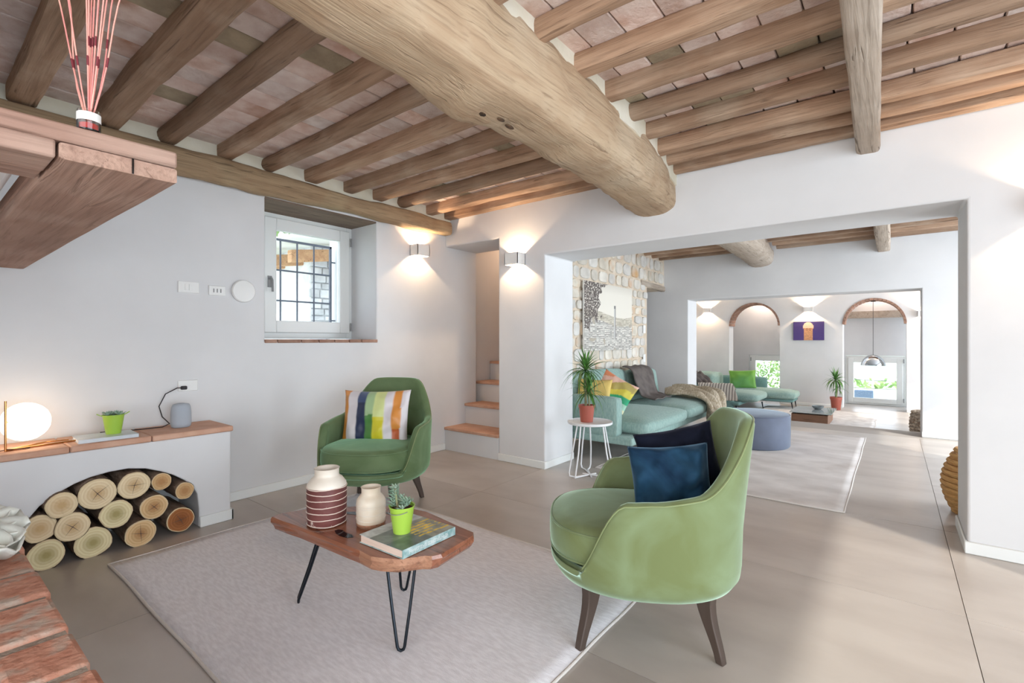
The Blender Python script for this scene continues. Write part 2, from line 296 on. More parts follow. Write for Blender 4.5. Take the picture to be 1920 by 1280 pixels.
def wall(name, axis, pos, th, a0, a1, z0, z1, holes=(), mat='plaster', bevel=.012, parent=None):
    """wall with rectangular holes; axis 'x' = plane x=pos..pos+th running along y, axis 'y' the other way"""
    A = sorted({a0, a1}|{h for q in holes for h in q[:2]}); Z = sorted({z0, z1}|{h for q in holes for h in q[2:]})
    A = [a for a in A if a0 <= a <= a1]; Z = [z for z in Z if z0 <= z <= z1]
    nA, nZ = len(A)-1, len(Z)-1
    solid = [[not any(q[0] <= (A[i]+A[i+1])/2 <= q[1] and q[2] <= (Z[j]+Z[j+1])/2 <= q[3] for q in holes) for j in range(nZ)] for i in range(nA)]
    S = lambda i, j: 0 <= i < nA and 0 <= j < nZ and solid[i][j]
    vid = {}; V = []; F = []
    def v(i, j, k):
        if (i, j, k) not in vid:
            p = pos+th*k; vid[(i, j, k)] = len(V); V.append((p, A[i], Z[j]) if axis == 'x' else (A[i], p, Z[j]))
        return vid[(i, j, k)]
    for i in range(nA):
        for j in range(nZ):
            if not S(i, j): continue
            F.append((v(i, j, 0), v(i+1, j, 0), v(i+1, j+1, 0), v(i, j+1, 0)))
            F.append((v(i, j, 1), v(i, j+1, 1), v(i+1, j+1, 1), v(i+1, j, 1)))
            if not S(i-1, j): F.append((v(i, j, 0), v(i, j+1, 0), v(i, j+1, 1), v(i, j, 1)))
            if not S(i+1, j): F.append((v(i+1, j, 0), v(i+1, j, 1), v(i+1, j+1, 1), v(i+1, j+1, 0)))
            if not S(i, j-1): F.append((v(i, j, 0), v(i, j, 1), v(i+1, j, 1), v(i+1, j, 0)))
            if not S(i, j+1): F.append((v(i, j+1, 0), v(i+1, j+1, 0), v(i+1, j+1, 1), v(i, j+1, 1)))
    o = obj(name, V, F, mat, parent)
    bm = bmesh.new(); bm.from_mesh(o.data); bmesh.ops.recalc_face_normals(bm, faces=bm.faces)
    bmesh.ops.dissolve_limit(bm, angle_limit=.01, verts=bm.verts, edges=bm.edges, use_dissolve_boundaries=False)
    bm.to_mesh(o.data); bm.free()
    if bevel:
        m = o.modifiers.new('b', 'BEVEL'); m.width = bevel; m.segments = 3; m.limit_method = 'ANGLE'
        o.data.polygons.foreach_set('use_smooth', [True]*len(o.data.polygons)); o.data.set_sharp_from_angle(angle=radians(50))
    return struct(o) if not parent else o
def timber(name, path, hw, hh, mat, parent, seed=0, e=3.2, n=16, seg=18, wob=.08, flat=.0, knots=()):
    """hewn beam: superellipse section lofted along path [(x,y,z), ...], half width / height lists or numbers"""
    rnd = random.Random(seed); P = [Vector(p) for p in path]; V = []; F = []
    for s in range(seg+1):
        t = s/seg*(len(P)-1); i = min(int(t), len(P)-2); c = P[i].lerp(P[i+1], t-i)
        d = (P[min(i+1, len(P)-1)]-P[i]).normalized(); a = Vector((-d.y, d.x, 0)).normalized(); u = Vector((0, 0, 1))
        W = hw if not isinstance(hw, (list, tuple)) else np.interp(s/seg, np.linspace(0, 1, len(hw)), hw)
        H = hh if not isinstance(hh, (list, tuple)) else np.interp(s/seg, np.linspace(0, 1, len(hh)), hh)
        for k in range(n):
            th = 2*pi*(k+.5)/n; cx, cz = cos(th), sin(th)
            x = W*math.copysign(abs(cx)**(2/e), cx); z = H*math.copysign(abs(cz)**(2/e), cz)
            q = 1+wob*(mnoise.noise(Vector((s*.45+seed*7.1, cx*1.2+seed, cz*1.2)))*1.4+mnoise.noise(Vector((s*1.3+seed, cx*2.5, cz*2.5+9)))*.5)
            p = c+a*x*q+u*z*q
            for kc, kr, kd in knots:
                dd = (p-Vector(kc)).length
                if dd < kr: p += (p-c).normalized()*kd*(cos(pi*dd/kr)+1)/2
            V.append(p)
    for s in range(seg):
        for k in range(n): F.append((s*n+k, s*n+(k+1) % n, (s+1)*n+(k+1) % n, (s+1)*n+k))
    F.append(tuple(range(n))[::-1]); F.append(tuple(range(seg*n, seg*n+n)))
    o = obj(name, V, F, mat, parent, True, 36)
    bm = bmesh.new(); bm.from_mesh(o.data); bmesh.ops.recalc_face_normals(bm, faces=bm.faces); bm.to_mesh(o.data); bm.free()
    return o
def fix(o):
    bm = bmesh.new(); bm.from_mesh(o.data); bmesh.ops.recalc_face_normals(bm, faces=bm.faces); bm.to_mesh(o.data); bm.free(); return o
def share(o, parent, loc=None, rot=None, scale=None, label=None):
    c = o.copy(); c.parent = parent; C.objects.link(c)
    if loc is not None: c.location = loc
    if rot is not None: c.rotation_euler = rot
    if scale is not None: c.scale = scale
    return c
def frame(o, loc, right, up):
    """orient object so that local x = right, local z = up"""
    r = Vector(right).normalized(); u = Vector(up); f = u.cross(r).normalized(); u = r.cross(f).normalized()
    m = Matrix((r, f, u)).transposed().to_4x4(); o.matrix_world = Matrix.Translation(loc) @ m; return o
def grid(nu, nv, fn):
    V = [fn(i/nu, j/nv) for j in range(nv+1) for i in range(nu+1)]
    F = [(j*(nu+1)+i, j*(nu+1)+i+1, (j+1)*(nu+1)+i+1, (j+1)*(nu+1)+i) for j in range(nv) for i in range(nu)]
    return V, F
def pillow(name, w_, h_, t, mat, parent=None, n=22, seed=0, crease=.012, mats=None, colfn=None):
    """cushion in the local x-z plane, thickness along y, pinched corners"""
    V = []; F = []
    def pt(u, v, s):
        x, z = 2*u-1, 2*v-1
        pin = 1-.07*(1-abs(z)**2)*(1 if True else 0)*abs(x)**3
        pin2 = 1-.07*(1-abs(x)**2)*abs(z)**3
        th = ((1-x*x)*(1-z*z))**.42*(1-.1*(x*x+z*z)/2)
        wr = crease*mnoise.noise(Vector((x*2.3+seed, z*2.3, s*3+seed)))*1.6+crease*.28*mnoise.noise(Vector((x*6+seed, z*5, s*3)))
        e_ = min(1, 6*(1-max(abs(x), abs(z))))
        return (x*w_/2*pin, s*(t/2*th+wr*e_), z*h_/2*pin2)
    for s in (-1, 1):
        v, f = grid(n, n, lambda a, b: pt(a, b, s)); k = len(V); V += v
        F += [tuple(i+k for i in (q if s < 0 else q[::-1])) for q in f]
    o = obj(name, V, F, mat, parent, True)
    bm = bmesh.new(); bm.from_mesh(o.data); bmesh.ops.remove_doubles(bm, verts=bm.verts, dist=.0005); bmesh.ops.recalc_face_normals(bm, faces=bm.faces)
    bm.to_mesh(o.data); bm.free()
    o.data.polygons.foreach_set('use_smooth', [True]*len(o.data.polygons))
    return o
def colour(o, fn):
    a = o.data.color_attributes.new('Col', 'FLOAT_COLOR', 'POINT')
    for i, v in enumerate(o.data.vertices): a.data[i].color = fn(v.co)
    return o
def drape(name, pts, width, mat, parent=None, nu=30, nv=24, rip=.012, th=.012, seed=0, fr=5.0, taper=0):
    """cloth strip following pts; width vector(s); ripples"""
    P = [Vector(p) for p in pts]; W = [Vector(x) for x in width] if isinstance(width[0], (tuple, list)) else [Vector(width)]*len(P)
    def cr(A, t):
        k = len(A)-1; t = t*k; i = min(int(t), k-1); f = t-i
        p0, p1, p2, p3 = A[max(i-1, 0)], A[i], A[i+1], A[min(i+2, k)]
        return .5*((2*p1)+(p2-p0)*f+(2*p0-5*p1+4*p2-p3)*f*f+(3*p1-p0-3*p2+p3)*f**3)
    def fn(u, v):
        c = cr(P, u); w_ = cr(W, u); d = (cr(P, min(1, u+.02))-cr(P, max(0, u-.02))).normalized(); n_ = d.cross(w_).normalized()
        if n_.z < 0: n_ = -n_
        q = rip*(sin(v*fr*6.28+2*mnoise.noise(Vector((u*3, seed, 0)))*3)+mnoise.noise(Vector((u*5+seed, v*5, 1)))*1.3)
        return c+w_*(v-.5+.04*mnoise.noise(Vector((u*4, v*2, seed))))+n_*(q+rip*1.2)
    V, F = grid(nu, nv, fn); o = obj(name, V, F, mat, parent, True)
    m = o.modifiers.new('t', 'SOLIDIFY'); m.thickness = th; m.offset = 1
    return o
def rbox(name, x0, x1, y0, y1, z0, z1, mat, parent=None, r=.03, seg=3):
    return MB().box(x0, x1, y0, y1, z0, z1).build(name, mat, parent, bevel=r, seg=seg)
def puff(name, x0, x1, y0, y1, z0, z1, mat, parent=None, r=.05, bulge=.03, n=10):
    """upholstered block: subdivided box with rounded edges and a soft crown"""
    cx, cy, cz = (x0+x1)/2, (y0+y1)/2, (z0+z1)/2; hx, hy, hz = (x1-x0)/2, (y1-y0)/2, (z1-z0)/2
    bm = bmesh.new(); bmesh.ops.create_cube(bm, size=2); bmesh.ops.subdivide_edges(bm, edges=bm.edges, cuts=n, use_grid_fill=True)
    for v in bm.verts:
        a = Vector(v.co); q = Vector((a.x*hx, a.y*hy, a.z*hz))
        core = Vector((max(-hx+r, min(hx-r, q.x)), max(-hy+r, min(hy-r, q.y)), max(-hz+min(r, hz), min(hz-min(r, hz), q.z))))
        d = q-core
        if d.length > 1e-6: q = core+d.normalized()*min(r, max(abs(d.x), abs(d.y), abs(d.z)))
        bz = bulge*(1-a.x**2)*(1-a.y**2)
        q.z += bz*a.z; q.x += bulge*.6*(1-a.y**2)*(1-a.z**2)*a.x; q.y += bulge*.6*(1-a.x**2)*(1-a.z**2)*a.y
        v.co = q+Vector((cx, cy, cz))
    me = bpy.data.meshes.new(name); bm.to_mesh(me); bm.free(); me.materials.append(M[mat]); me.polygons.foreach_set('use_smooth', [True]*len(me.polygons))
    o = bpy.data.objects.new(name, me); C.objects.link(o)
    if parent: o.parent = parent
    return o
R = random.Random(7)
#STRUCTURE
# ================================================================ floor
fl = empty('floor'); struct(fl)
MB().box(-4.4, 3.3, -3.0, 8.34, -.3, -.008).build('subfloor', 'grout', fl)
slab = None
for i in range(-2, 4):
    for j in range(-3, 7):
        x0, x1 = .25+1.415*(i-1), .25+1.415*i; y0, y1 = .43+1.22*(j-1), .43+1.22*j
        y1 = min(y1, 8.34); y0 = max(y0, -3)
        x0 = max(x0, -4.4); x1 = min(x1, 3.3)
        if y1-y0 < .1 or x1-x0 < .1: continue
        MB().box(x0+.0015, x1-.0015, y0+.0015, y1-.0015, -.0079, 0).build('floor_tile', 'floor', fl)
fl3 = struct(empty('floor_lower_room'))
MB().box(-4.8, 3.3, 8.34, 15.6, -.7, -.458).build('subfloor', 'grout', fl3)
for i in range(-2, 4):
    for j in range(6):
        x0, x1 = max(-4.8, .25+1.415*(i-1)), min(3.3, .25+1.415*i); y0, y1 = 8.34+1.22*j, min(15.6, 8.34+1.22*(j+1))
        if x1-x0 < .1: continue
        MB().box(x0+.002, x1-.002, y0+.002, y1-.002, -.458, -.45).build('floor_tile', 'floor', fl3)
# ================================================================ walls of the three rooms
wl1 = wall('wall_left', 'x', -3.88, -.52, -3.0, 4.25, -.1, 3.2, [(1.793, 2.838, 1.2, 2.33)])
wb = wall('wall_back', 'y', 3.74, .51, -3.88, 3.3, -.1, 3.0, [(-3.88, -3.115, -.1, 2.225), (-2.555, .327, -.1, 2.0)], bevel=.014)
wall('wall_right', 'x', 2.95, .35, -3.0, 15.6, -.8, 3.0, [(-1.5, 2.1, .02, 2.4), (5.0, 7.4, .1, 2.3), (10.5, 13.9, -.2, 2.2), (14.8, 15.35, -.2, 2.2)])  # last opening is made up for the added slot light
wall('wall_rear', 'y', -3.0, .25, -4.4, 3.3, -.1, 3.0, [(-1.6, 2.4, .02, 2.4)])
# stair well behind the narrow doorway
wall('wall_stair_left', 'x', -4.0, -.2, 4.25, 6.2, -.1, 4.4, bevel=0)
wall('wall_stair_far', 'y', 6.0, .15, -4.2, -3.06, -.1, 4.4, bevel=0)
MB().box(-4.3, -2.9, 3.9, 6.2, 4.4, 4.5).build('ceiling_stair', 'plaster')
struct(bpy.data.objects['ceiling_stair'])
stairs = struct(empty('trim_stairs'))
for k, (y, zt) in enumerate([(3.74, .25), (4.06, .478), (4.345, .71), (4.63, .94), (4.92, 1.17), (5.2, 1.4), (5.5, 1.63)]):
    xl = -3.879 if y < 4.2 else -3.99
    MB().box(xl, -3.117, y, 6.0, zt-.26 if k else -.05, zt-.03).build('riser', 'plaster', stairs)
    y2 = 3.74+.34 if k == 0 else y+.31
    MB().box(xl, -3.117, y-.018, y2, zt-.03, zt).build('tread', 'cotto', stairs, bevel=.006)
# middle room
wl2 = wall('wall_left_middle', 'x', -3.0, -.4, 4.25, 7.9, -.1, 3.0, [(7.185, 7.9, -.1, 2.02)], mat='stone_mortar', bevel=.0)
wall('wall_back_middle', 'y', 7.9, .44, -4.6, 3.3, -.5, 3.0, [(-2.605, .277, -.5, 1.852)])
wall('wall_corridor', 'x', -4.3, -.2, 6.4, 7.9, -.1, 3.0, bevel=0)
wall('wall_corridor_side', 'y', 6.25, .15, -4.3, -3.4, -.1, 3.0, bevel=0)
# lower room: arch wall, window wall
wall('wall_left_lower', 'x', -4.7, -.3, 8.3, 15.6, -.8, 3.0, bevel=0)
def arch_wall():
    y0, y1 = 14.3, 14.72; A = [(-2.96, .622), (-.37, .607)]; zs = 1.59; top = 3.0; x0, x1 = -4.7, 2.95; V = []; F = []
    out = [(x0, -.5)]
    poly = [(x0, -.5)]
    for cx, r in A:
        poly.append((cx-r, -.5)); poly += [(cx-r*cos(t), zs+r*sin(t)) for t in np.linspace(0, pi, 25)]; poly.append((cx+r, -.5))
    poly += [(x1, -.5), (x1, top), (x0, top)]
    n = len(poly); V = [(x, y0, z) for x, z in poly]+[(x, y1, z) for x, z in poly]
    F = [tuple(range(n)), tuple(range(n, 2*n))[::-1]]+[(i, n+i, n+(i+1) % n, (i+1) % n) for i in range(n)]
    o = fix(obj('wall_arches', V, F, 'plaster')); struct(o)
    for cx, r in A:
        for k in range(22):
            a0, a1 = pi*k/22+.006, pi*(k+1)/22-.006; p = [(cx-q*cos(t), zs+q*sin(t)) for q, t in ((r-.045, a0), (r-.045, a1), (r+.004, a1), (r+.004, a0))]
            V = [(x, y, z) for y in (14.28, 14.73) for x, z in p]
            fix(obj('brick', V, [(0, 1, 2, 3), (7, 6, 5, 4), (0, 4, 5, 1), (1, 5, 6, 2), (2, 6, 7, 3), (3, 7, 4, 0)], 'arch_brick', o))
arch_wall()
wall('wall_far', 'y', 15.4, .3, -4.7, 3.3, -.8, 3.0, [(-3.31, -2.1, -.3, .78), (-.99, .235, -.45, .81)], bevel=.01)
MB().box(-.95, .27, 15.2, 15.42, 1.77, 1.94).build('trim_lintel', 'greybeam'); struct(bpy.data.objects['trim_lintel'])
# ceilings
ce = struct(empty('ceiling'))
MB().box(-4.4, 3.3, -3.0, 4.25, 2.66, 2.8).build('mortar_bed', 'mortar', ce)
LJ = [-2.6, -2.2, -1.8, -1.4, -1.0, -.6, -.25, .08, .43, .80, 1.12, 1.47, 1.78, 2.13, 2.48, 2.79, 3.08, 3.44, 3.70]
for k, y in enumerate(LJ):
    rn = random.Random(k+40); rd = k in (10, 12, 16)
    hw = [.053, .06, .050][k % 3]*(1.25 if k in (8, 9) else 1); hh = .05 if not rd else .054
    timber('joist', [(-3.86, y, 2.556), (-3.0, y+rn.uniform(-.015, .015), 2.560), (-2.2, y+rn.uniform(-.015, .015), 2.556), (-1.4, y, 2.556)], hw, hh, 'joist', ce, seed=k, e=2.4 if rd else 7, n=16, seg=18, wob=.07)
RJ = [-2.6, -2.2, -1.8, -1.4, -1.0, -.6, -.25, .1, .42, .74, 1.06, 1.39, 1.72, 2.05, 2.36, 2.66, 2.96, 3.24, 3.47, 3.68]
for k, y in enumerate(RJ):
    rn = random.Random(k+90); z = 2.532 if k < 17 else 2.52
    timber('joist', [(-1.34, y, z), (-.6, y+rn.uniform(-.02, .02), z+rn.uniform(-.008, .008)), (0, y+rn.uniform(-.02, .02), z), (1.2, y, z), (3.1, y, z)],
           .05 if k % 2 else .044, .047, 'joist', ce, seed=k+200, e=6 if k % 3 else 2.6, n=16, seg=28, wob=.09)
# terracotta tiles laid across the joists
tmesh = {}
def lay(js, x0, x1, zt):
    cnt = 0
    for a, b in zip(js[:-1], js[1:]):
        if b < .3: continue
        rn = random.Random(int(a*100)); x = x0+rn.uniform(-.02, 0)
        while x < x1-.02:
            wd = .166+rn.uniform(-.008, .008); x2 = min(x+wd, x1)
            # leave out what the frame cannot show
            d = .618*-(x+x2)/2+.786*(a+b)/2
            m = MB().box(x+.003, x2-.003, a-.0, b+.0, zt+rn.uniform(-.003, .003), 2.66)
            if d > .55:
                m.build('tile', 'tile_grey' if rn.random() < .09 else 'tile', ce, bevel=.004, seg=1); cnt += 1
            x = x2
    return cnt
n1 = lay(LJ, -3.80, -1.45, 2.596)
n2 = lay(RJ, -1.26, .62, 2.572)
print('ceiling tiles', n1, n2)
st = MB()
for a, b in zip(RJ[:-1], RJ[1:]):
    x = .64
    while x < 2.9: st.box(x+.003, x+.163, a, b, 2.572, 2.655); x += .166
tag(st.build('tile_field', 'tile', ce), kind='stuff')
timber('main_beam', [(-1.38, -2.9, 2.40), (-1.38, .2, 2.40), (-1.375, 1.2, 2.39), (-1.37, 2.2, 2.38), (-1.41, 3.0, 2.37), (-1.52, 3.83, 2.355)],
       [.188, .188, .188, .192, .188, .19, .17], [.175, .175, .18, .185, .175, .16], 'beam_y', ce, seed=5, e=3.5, n=36, seg=84, wob=.05,
       knots=[((-1.5, 1.5, 2.22), .30, .05), ((-1.47, 1.43, 2.22), .10, -.05), ((-1.43, 1.60, 2.20), .07, -.035), ((-1.40, 1.78, 2.20), .08, -.02), ((-1.38, 2.3, 2.2), .3, .02)])
for c_, r_, q_ in (((-1.473, 1.42, 2.236), .034, (.7, 1.2, .5)), ((-1.432, 1.50, 2.205), .024, (.8, 1.5, .4)), ((-1.425, 1.60, 2.20), .022, (1, 1.3, .4)), ((-1.40, 1.76, 2.19), .016, (.8, 2, .4)), ((-1.385, 1.68, 2.19), .012, (1, 2, .4))):
    MB().ico(c_, r_, 2, q_).build('knot_hole', 'knot_dark', ce, True)
timber('cross_beam', [(-.085, -2.9, 2.45), (-.087, 1.9, 2.44), (-.127, 3.83, 2.435)], [.062, .062, .062], .075, 'greybeam', ce, seed=8, e=5, n=16, seg=30, wob=.05)
timber('wall_beam', [(-3.80, -2.9, 2.41), (-3.80, 1.2, 2.41), (-3.80, 2.4, 2.405), (-3.79, 3.69, 2.40)], [.075, .075, .075, .078, .07], [.092, .092, .09, .092, .07, .085, .07], 'wallbeam', ce, seed=11, e=3.2, n=18, seg=46, wob=.1,
       knots=[((-3.72, 3.25, 2.34), .25, .02), ((-3.73, 2.6, 2.4), .2, -.012)])
MB().box(-3.88, -3.80, -2.9, 3.74, 2.46, 2.64).build('plaster_infill', 'plaster_cream', ce)
MB().box(-1.30, -1.20, -2.9, 2.7, 2.44, 2.64).add([(-1.30, 2.7, 2.44), (-1.2, 2.7, 2.44), (-1.35, 3.74, 2.4), (-1.32, 3.74, 2.4), (-1.30, 2.7, 2.64), (-1.2, 2.7, 2.64), (-1.35, 3.74, 2.64), (-1.32, 3.74, 2.64)],
    [(0, 2, 3, 1), (4, 5, 7, 6), (0, 1, 5, 4), (2, 6, 7, 3), (0, 4, 6, 2), (1, 3, 7, 5)]).build('plaster_infill', 'plaster_cream', ce)
MB().box(-1.52, -1.42, -2.9, 3.5, 2.5, 2.64).build('plaster_infill', 'plaster_cream', ce)
# middle room ceiling
cm = struct(empty('ceiling_middle'))
MB().box(-4.4, 3.3, 4.25, 8.0, 2.64, 2.8).build('mortar_bed', 'tile', cm)
for k in range(12):
    y = 4.42+.30*k
    timber('joist', [(-3.05, y, 2.56), (-1.55, y, 2.56)], .055, .06, 'joist', cm, seed=k+300, e=4, n=10, seg=8)
    timber('joist', [(-1.3, y, 2.56), (.1, y+.01, 2.56), (3.0, y, 2.56)], .055, .065, 'joist', cm, seed=k+330, e=4, n=10, seg=14)
timber('cross_beam', [(-1.45, 4.25, 2.43), (-1.45, 6.5, 2.43), (-1.55, 8.0, 2.43)], [.2, .2, .17], [.16, .16, .15], 'greybeam', cm, seed=21, e=2.6, n=22, seg=30, wob=.07)
timber('cross_beam', [(-.09, 4.25, 2.43), (-.1, 8.0, 2.43)], .07, .085, 'greybeam', cm, seed=22, e=5, n=14, seg=18, wob=.05)
struct(MB().box(-4.8, 3.3, 8.2, 15.8, 2.62, 2.8).build('ceiling_lower', 'plaster'))
# stones standing proud on the middle room's left wall
def stones():
    rn = random.Random(3); z = .5; cnt = 0
    while z < 2.5:
        hh = rn.uniform(.12, .2); y = 4.3+rn.uniform(-.1, 0)
        while y < 7.88:
            ww = rn.uniform(.12, .3); y2 = y+ww
            if not (y2 > 7.19 and z < 2.06) and not (y2 < 4.75) and y2 < 7.9:
                cy, cz, a, b = y+ww/2, z+hh/2, ww/2-.007, hh/2-.006; n = 10; ph = rn.random(); ring = []
                for k in range(n):
                    t = 2*pi*(k+ph)/n; e = 3.4; q = rn.uniform(.9, 1.02)
                    ring.append((q*a*math.copysign(abs(cos(t))**(2/e), cos(t)), q*b*math.copysign(abs(sin(t))**(2/e), sin(t))))
                d = rn.uniform(.008, .024)
                V = [(-3.005, cy+p, cz+q) for p, q in ring]+[(-3.0+d, cy+p*.93, cz+q*.92) for p, q in ring]+[(-3.0+d+.004, cy, cz)]
                F = [(k, (k+1) % n, n+(k+1) % n, n+k) for k in range(n)]+[(n+k, n+(k+1) % n, 2*n) for k in range(n)]
                fix(obj('stone', V, F, 'stone', wl2, True, 30)); cnt += 1
            y = y2
        z += hh
    print('stones', cnt)
stones()
timber('lintel', [(-3.02, 6.95, 2.075), (-3.02, 7.95, 2.05)], .04, .045, 'greybeam', wl2, seed=3, e=4, n=12, seg=10, wob=.1)
# baseboards
def bb(name, x0, x1, y0, y1, z0=0): struct(MB().box(x0, x1, y0, y1, z0, z0+.07).build(name, 'white_paint', bevel=.004, seg=1))
bb('baseboard_left', -3.88, -3.868, 1.41, 3.735)
bb('baseboard_back', -3.114, -2.545, 3.728, 3.74); bb('baseboard_back_reveal', -2.555, -2.543, 3.74, 4.25)
bb('baseboard_right_pier', .315, 2.95, 3.728, 3.74); bb('baseboard_right_reveal', .315, .327, 3.74, 4.25)
bb('baseboard_middle', .277, 2.95, 7.888, 7.9); bb('baseboard_corridor', -4.2, -2.605, 7.888, 7.9)
bb('baseboard_lower', -2.33, -.98, 14.288, 14.3, -.45); bb('baseboard_lower_right', .24, 2.9, 14.288, 14.3, -.45)
# ================================================================ window_1 (left wall)
w1 = struct(empty('window_1', (-4.28, 2.4, 1.2)))
def wfix(o): return local(w1, o)
X = -4.28
def ringY(mb, x0, x1, y0, y1, z0, z1, t, tb=None):
    tb = tb or t
    mb.box(x0, x1, y0, y0+t, z0, z1).box(x0, x1, y1-t, y1, z0, z1).box(x0, x1, y0+t, y1-t, z0, z0+tb).box(x0, x1, y0+t, y1-t, z1-t, z1); return mb
wfix(ringY(MB(), X-.06, X-.01, 1.80, 2.838, 1.215, 2.33, .06).build('window_frame', 'white_paint', w1, bevel=.004))
sash = wfix(ringY(MB(), X-.03, X+.03, 1.96, 2.79, 1.27, 2.275, .105).build('sash', 'white_paint', w1, bevel=.006))
wfix(MB().box(X-.004, X+.002, 2.06, 2.69, 1.37, 2.18).build('pane', 'pane_glass', w1))
wfix(MB().box(X+.03, X+.038, 1.985, 2.02, 1.66, 1.76).tube([(X+.035, 2.0, 1.735), (X+.075, 2.0, 1.735), (X+.08, 2.003, 1.72), (X+.08, 2.006, 1.62)], .009).build('handle', 'grey_plastic', w1, True))
for z in (1.33, 2.17): wfix(MB().tube([(X+.04, 2.80, z-.04), (X+.04, 2.80, z+.04)], .009).build('hinge', 'grey_plastic', w1, True))
wfix(MB().box(-4.38, -3.885, 1.793, 2.838, 2.318, 2.36).build('lintel_board', 'lintel', w1))
y = 1.785
for k, wd in enumerate((.10, .20, .155, .15, .145, .13, .18)):
    wfix(MB().box(-4.22, -3.865, y+.004, min(y+wd, 2.846)-.003, 1.180, 1.209).build('sill_tile', 'arch_brick', w1, bevel=.004, seg=1)); y += wd
# iron grille outside
g = empty('window_grille', (-4.6, 2.5, 1.3), label='dark wrought iron grille of square bars outside the small window', cat='grille')
def loc_(p, o): return local(p, o)
for y in (2.27, 2.435, 2.61): loc_(g, MB().tube([(-4.6, y, 1.30), (-4.6, y, 2.165)], .009, 6).build('bar', 'iron', g, True))
loc_(g, MB().box(-4.612, -4.588, 2.782, 2.80, 1.30, 2.17).build('side_bar', 'iron', g)); 
loc_(g, MB().box(-4.612, -4.588, 2.1, 2.80, 2.15, 2.17).build('top_bar', 'iron', g))
for z in (1.58, 1.87): loc_(g, MB().tube([(-4.6, 2.1, z), (-4.6, 2.79, z)], .009, 6).build('cross_bar', 'iron', g, True))
for z in (1.405, 2.01): loc_(g, MB().tube([(-4.6, 2.79, z), (-4.6, 2.87, z)], .008, 6).build('bracket', 'iron', g, True))
loc_(g, MB().box(-4.612, -4.588, 2.08, 2.1, 1.30, 2.17).build('side_bar', 'iron', g))
struct(MB().box(-4.7, -4.4, 2.845, 2.95, 1.1, 2.5).build('trim_outer_reveal', 'plaster'))
# ================================================================ fireplace: hearth, hood, mantel
ht = empty('fireplace_hearth', (-2.4, .1, 0), label='raised brick hearth with worn red bricks in the bottom left corner', cat='hearth')
F_ = lambda o: local(ht, o)
F_(MB().box(-3.485, -1.30, -.9, .292, 0, .391).build('hearth_core', 'mortar', ht))
rn = random.Random(5)
xs = [-3.485, -3.24, -2.92, -2.62, -2.36, -2.09, -1.80, -1.56, -1.29]
for a, b in zip(xs[:-1], xs[1:]):
    dz = rn.uniform(-.004, .004)
    F_(MB().box(a+.016, b-.016, .150, .306+rn.uniform(-.006, .004), .33, .4+dz).build('brick', 'brick', ht, bevel=.014, seg=2))
for r_ in range(5):
    y1 = .135-.15*r_; x = -3.485+.13*(r_ % 2)
    while x < -1.35:
        x2 = min(x+.27+rn.uniform(-.01, .01), -1.29)
        F_(MB().box(x+.011, x2-.011, y1-.13, y1, .33, .398+rn.uniform(-.006, .002)).build('brick', 'brick_grey' if rn.random() < .5 and r_ < 2 else 'brick', ht, bevel=.01, seg=2)); x = x2
hood = empty('chimney_hood', (-2.6, -.3, 0), label='plaster chimney hood above the timber mantel at the left edge', cat='fireplace')
local(hood, MB().add([(-3.87, -.9, 1.64), (-1.72, -.9, 1.64), (-3.87, .2, 1.64), (-1.72, .2, 1.64), (-3.87, -.9, 2.5), (-1.72, -.9, 2.5), (-3.87, -.35, 2.5), (-1.72, -.35, 2.5)],
   [(0, 2, 3, 1), (4, 5, 7, 6), (0, 1, 5, 4), (2, 6, 7, 3), (0, 4, 6, 2), (1, 3, 7, 5)]).build('hood_body', 'plaster', hood, bevel=.02))
local(hood, MB().box(-3.87, -1.5, -1.0, -.75, 0, 1.64).build('fire_back', 'plaster', hood))
mt = empty('mantel_shelf', (-2.6, .2, 1.6), label='heavy reddish timber mantel jutting in from the upper left edge', cat='mantel')
FM = lambda o: local(mt, o)
b_ = FM(timber('front_board', [(-3.87, .336, 1.622), (-2.6, .336, 1.624), (-1.452, .336, 1.622)], .112, .0185, 'mantel', mt, seed=4, e=16, n=24, seg=20, wob=.012))
FM(MB().box(-1.60, -1.45, -.55, .449, 1.643, 1.684).build('end_board', 'mantel_y', mt, bevel=.006))
FM(MB().box(-1.60, -1.451, -.55, .218, 1.603, 1.643).build('end_board', 'mantel_y', mt, bevel=.005))
FM(MB().box(-1.70, -1.60, -.55, .218, 1.606, 1.66).build('inner_beam', 'mantel_y', mt, bevel=.006))
FM(MB().box(-3.87, -1.6, .222, .447, 1.641, 1.684).build('top_board', 'mantel', mt, bevel=.006))
FM(MB().box(-1.4505, -1.4485, .3535, .3575, 1.604, 1.641).build('crack', 'black_glossy', mt))
# reed diffuser
rd = empty('reed_diffuser', (-1.474, .278, 1.684), label='glass reed diffuser with white label and tall pink twigs on the mantel', cat='diffuser')
MB().lathe([(.0, 0), (.02, 0), (.022, .004), (.022, .04), (.0205, .05), (.019, .05), (.020, .04), (.020, .005), (0, .005)], n=24, cap=False).build('bottle', 'glass', rd, True)
MB().lathe([(0, .006), (.0185, .006), (.0185, .018), (0, .018)], n=20, cap=False).build('liquid', 'red_liquid', rd, True)
MB().lathe([(.0224, .023), (.0224, .042)], n=24, cap=False).build('label', 'switch', rd, True)
rr = random.Random(2)
tw = [(-.55, .1, 0), (-.50, .16, .02), (-.28, -.1, 0), (-.02, .1, 0), (.04, -.12, 0), (.1, .1, 0), (.16, 0, .0), (.20, .14, 0), (.28, -.05, 0), (.42, .06, .05), (.36, .16, -.03), (.0, .0, 0), (.06, .05, 0)]
Rr = Vector((.786, .618, 0)); Fw = Vector((-.618, .786, 0))
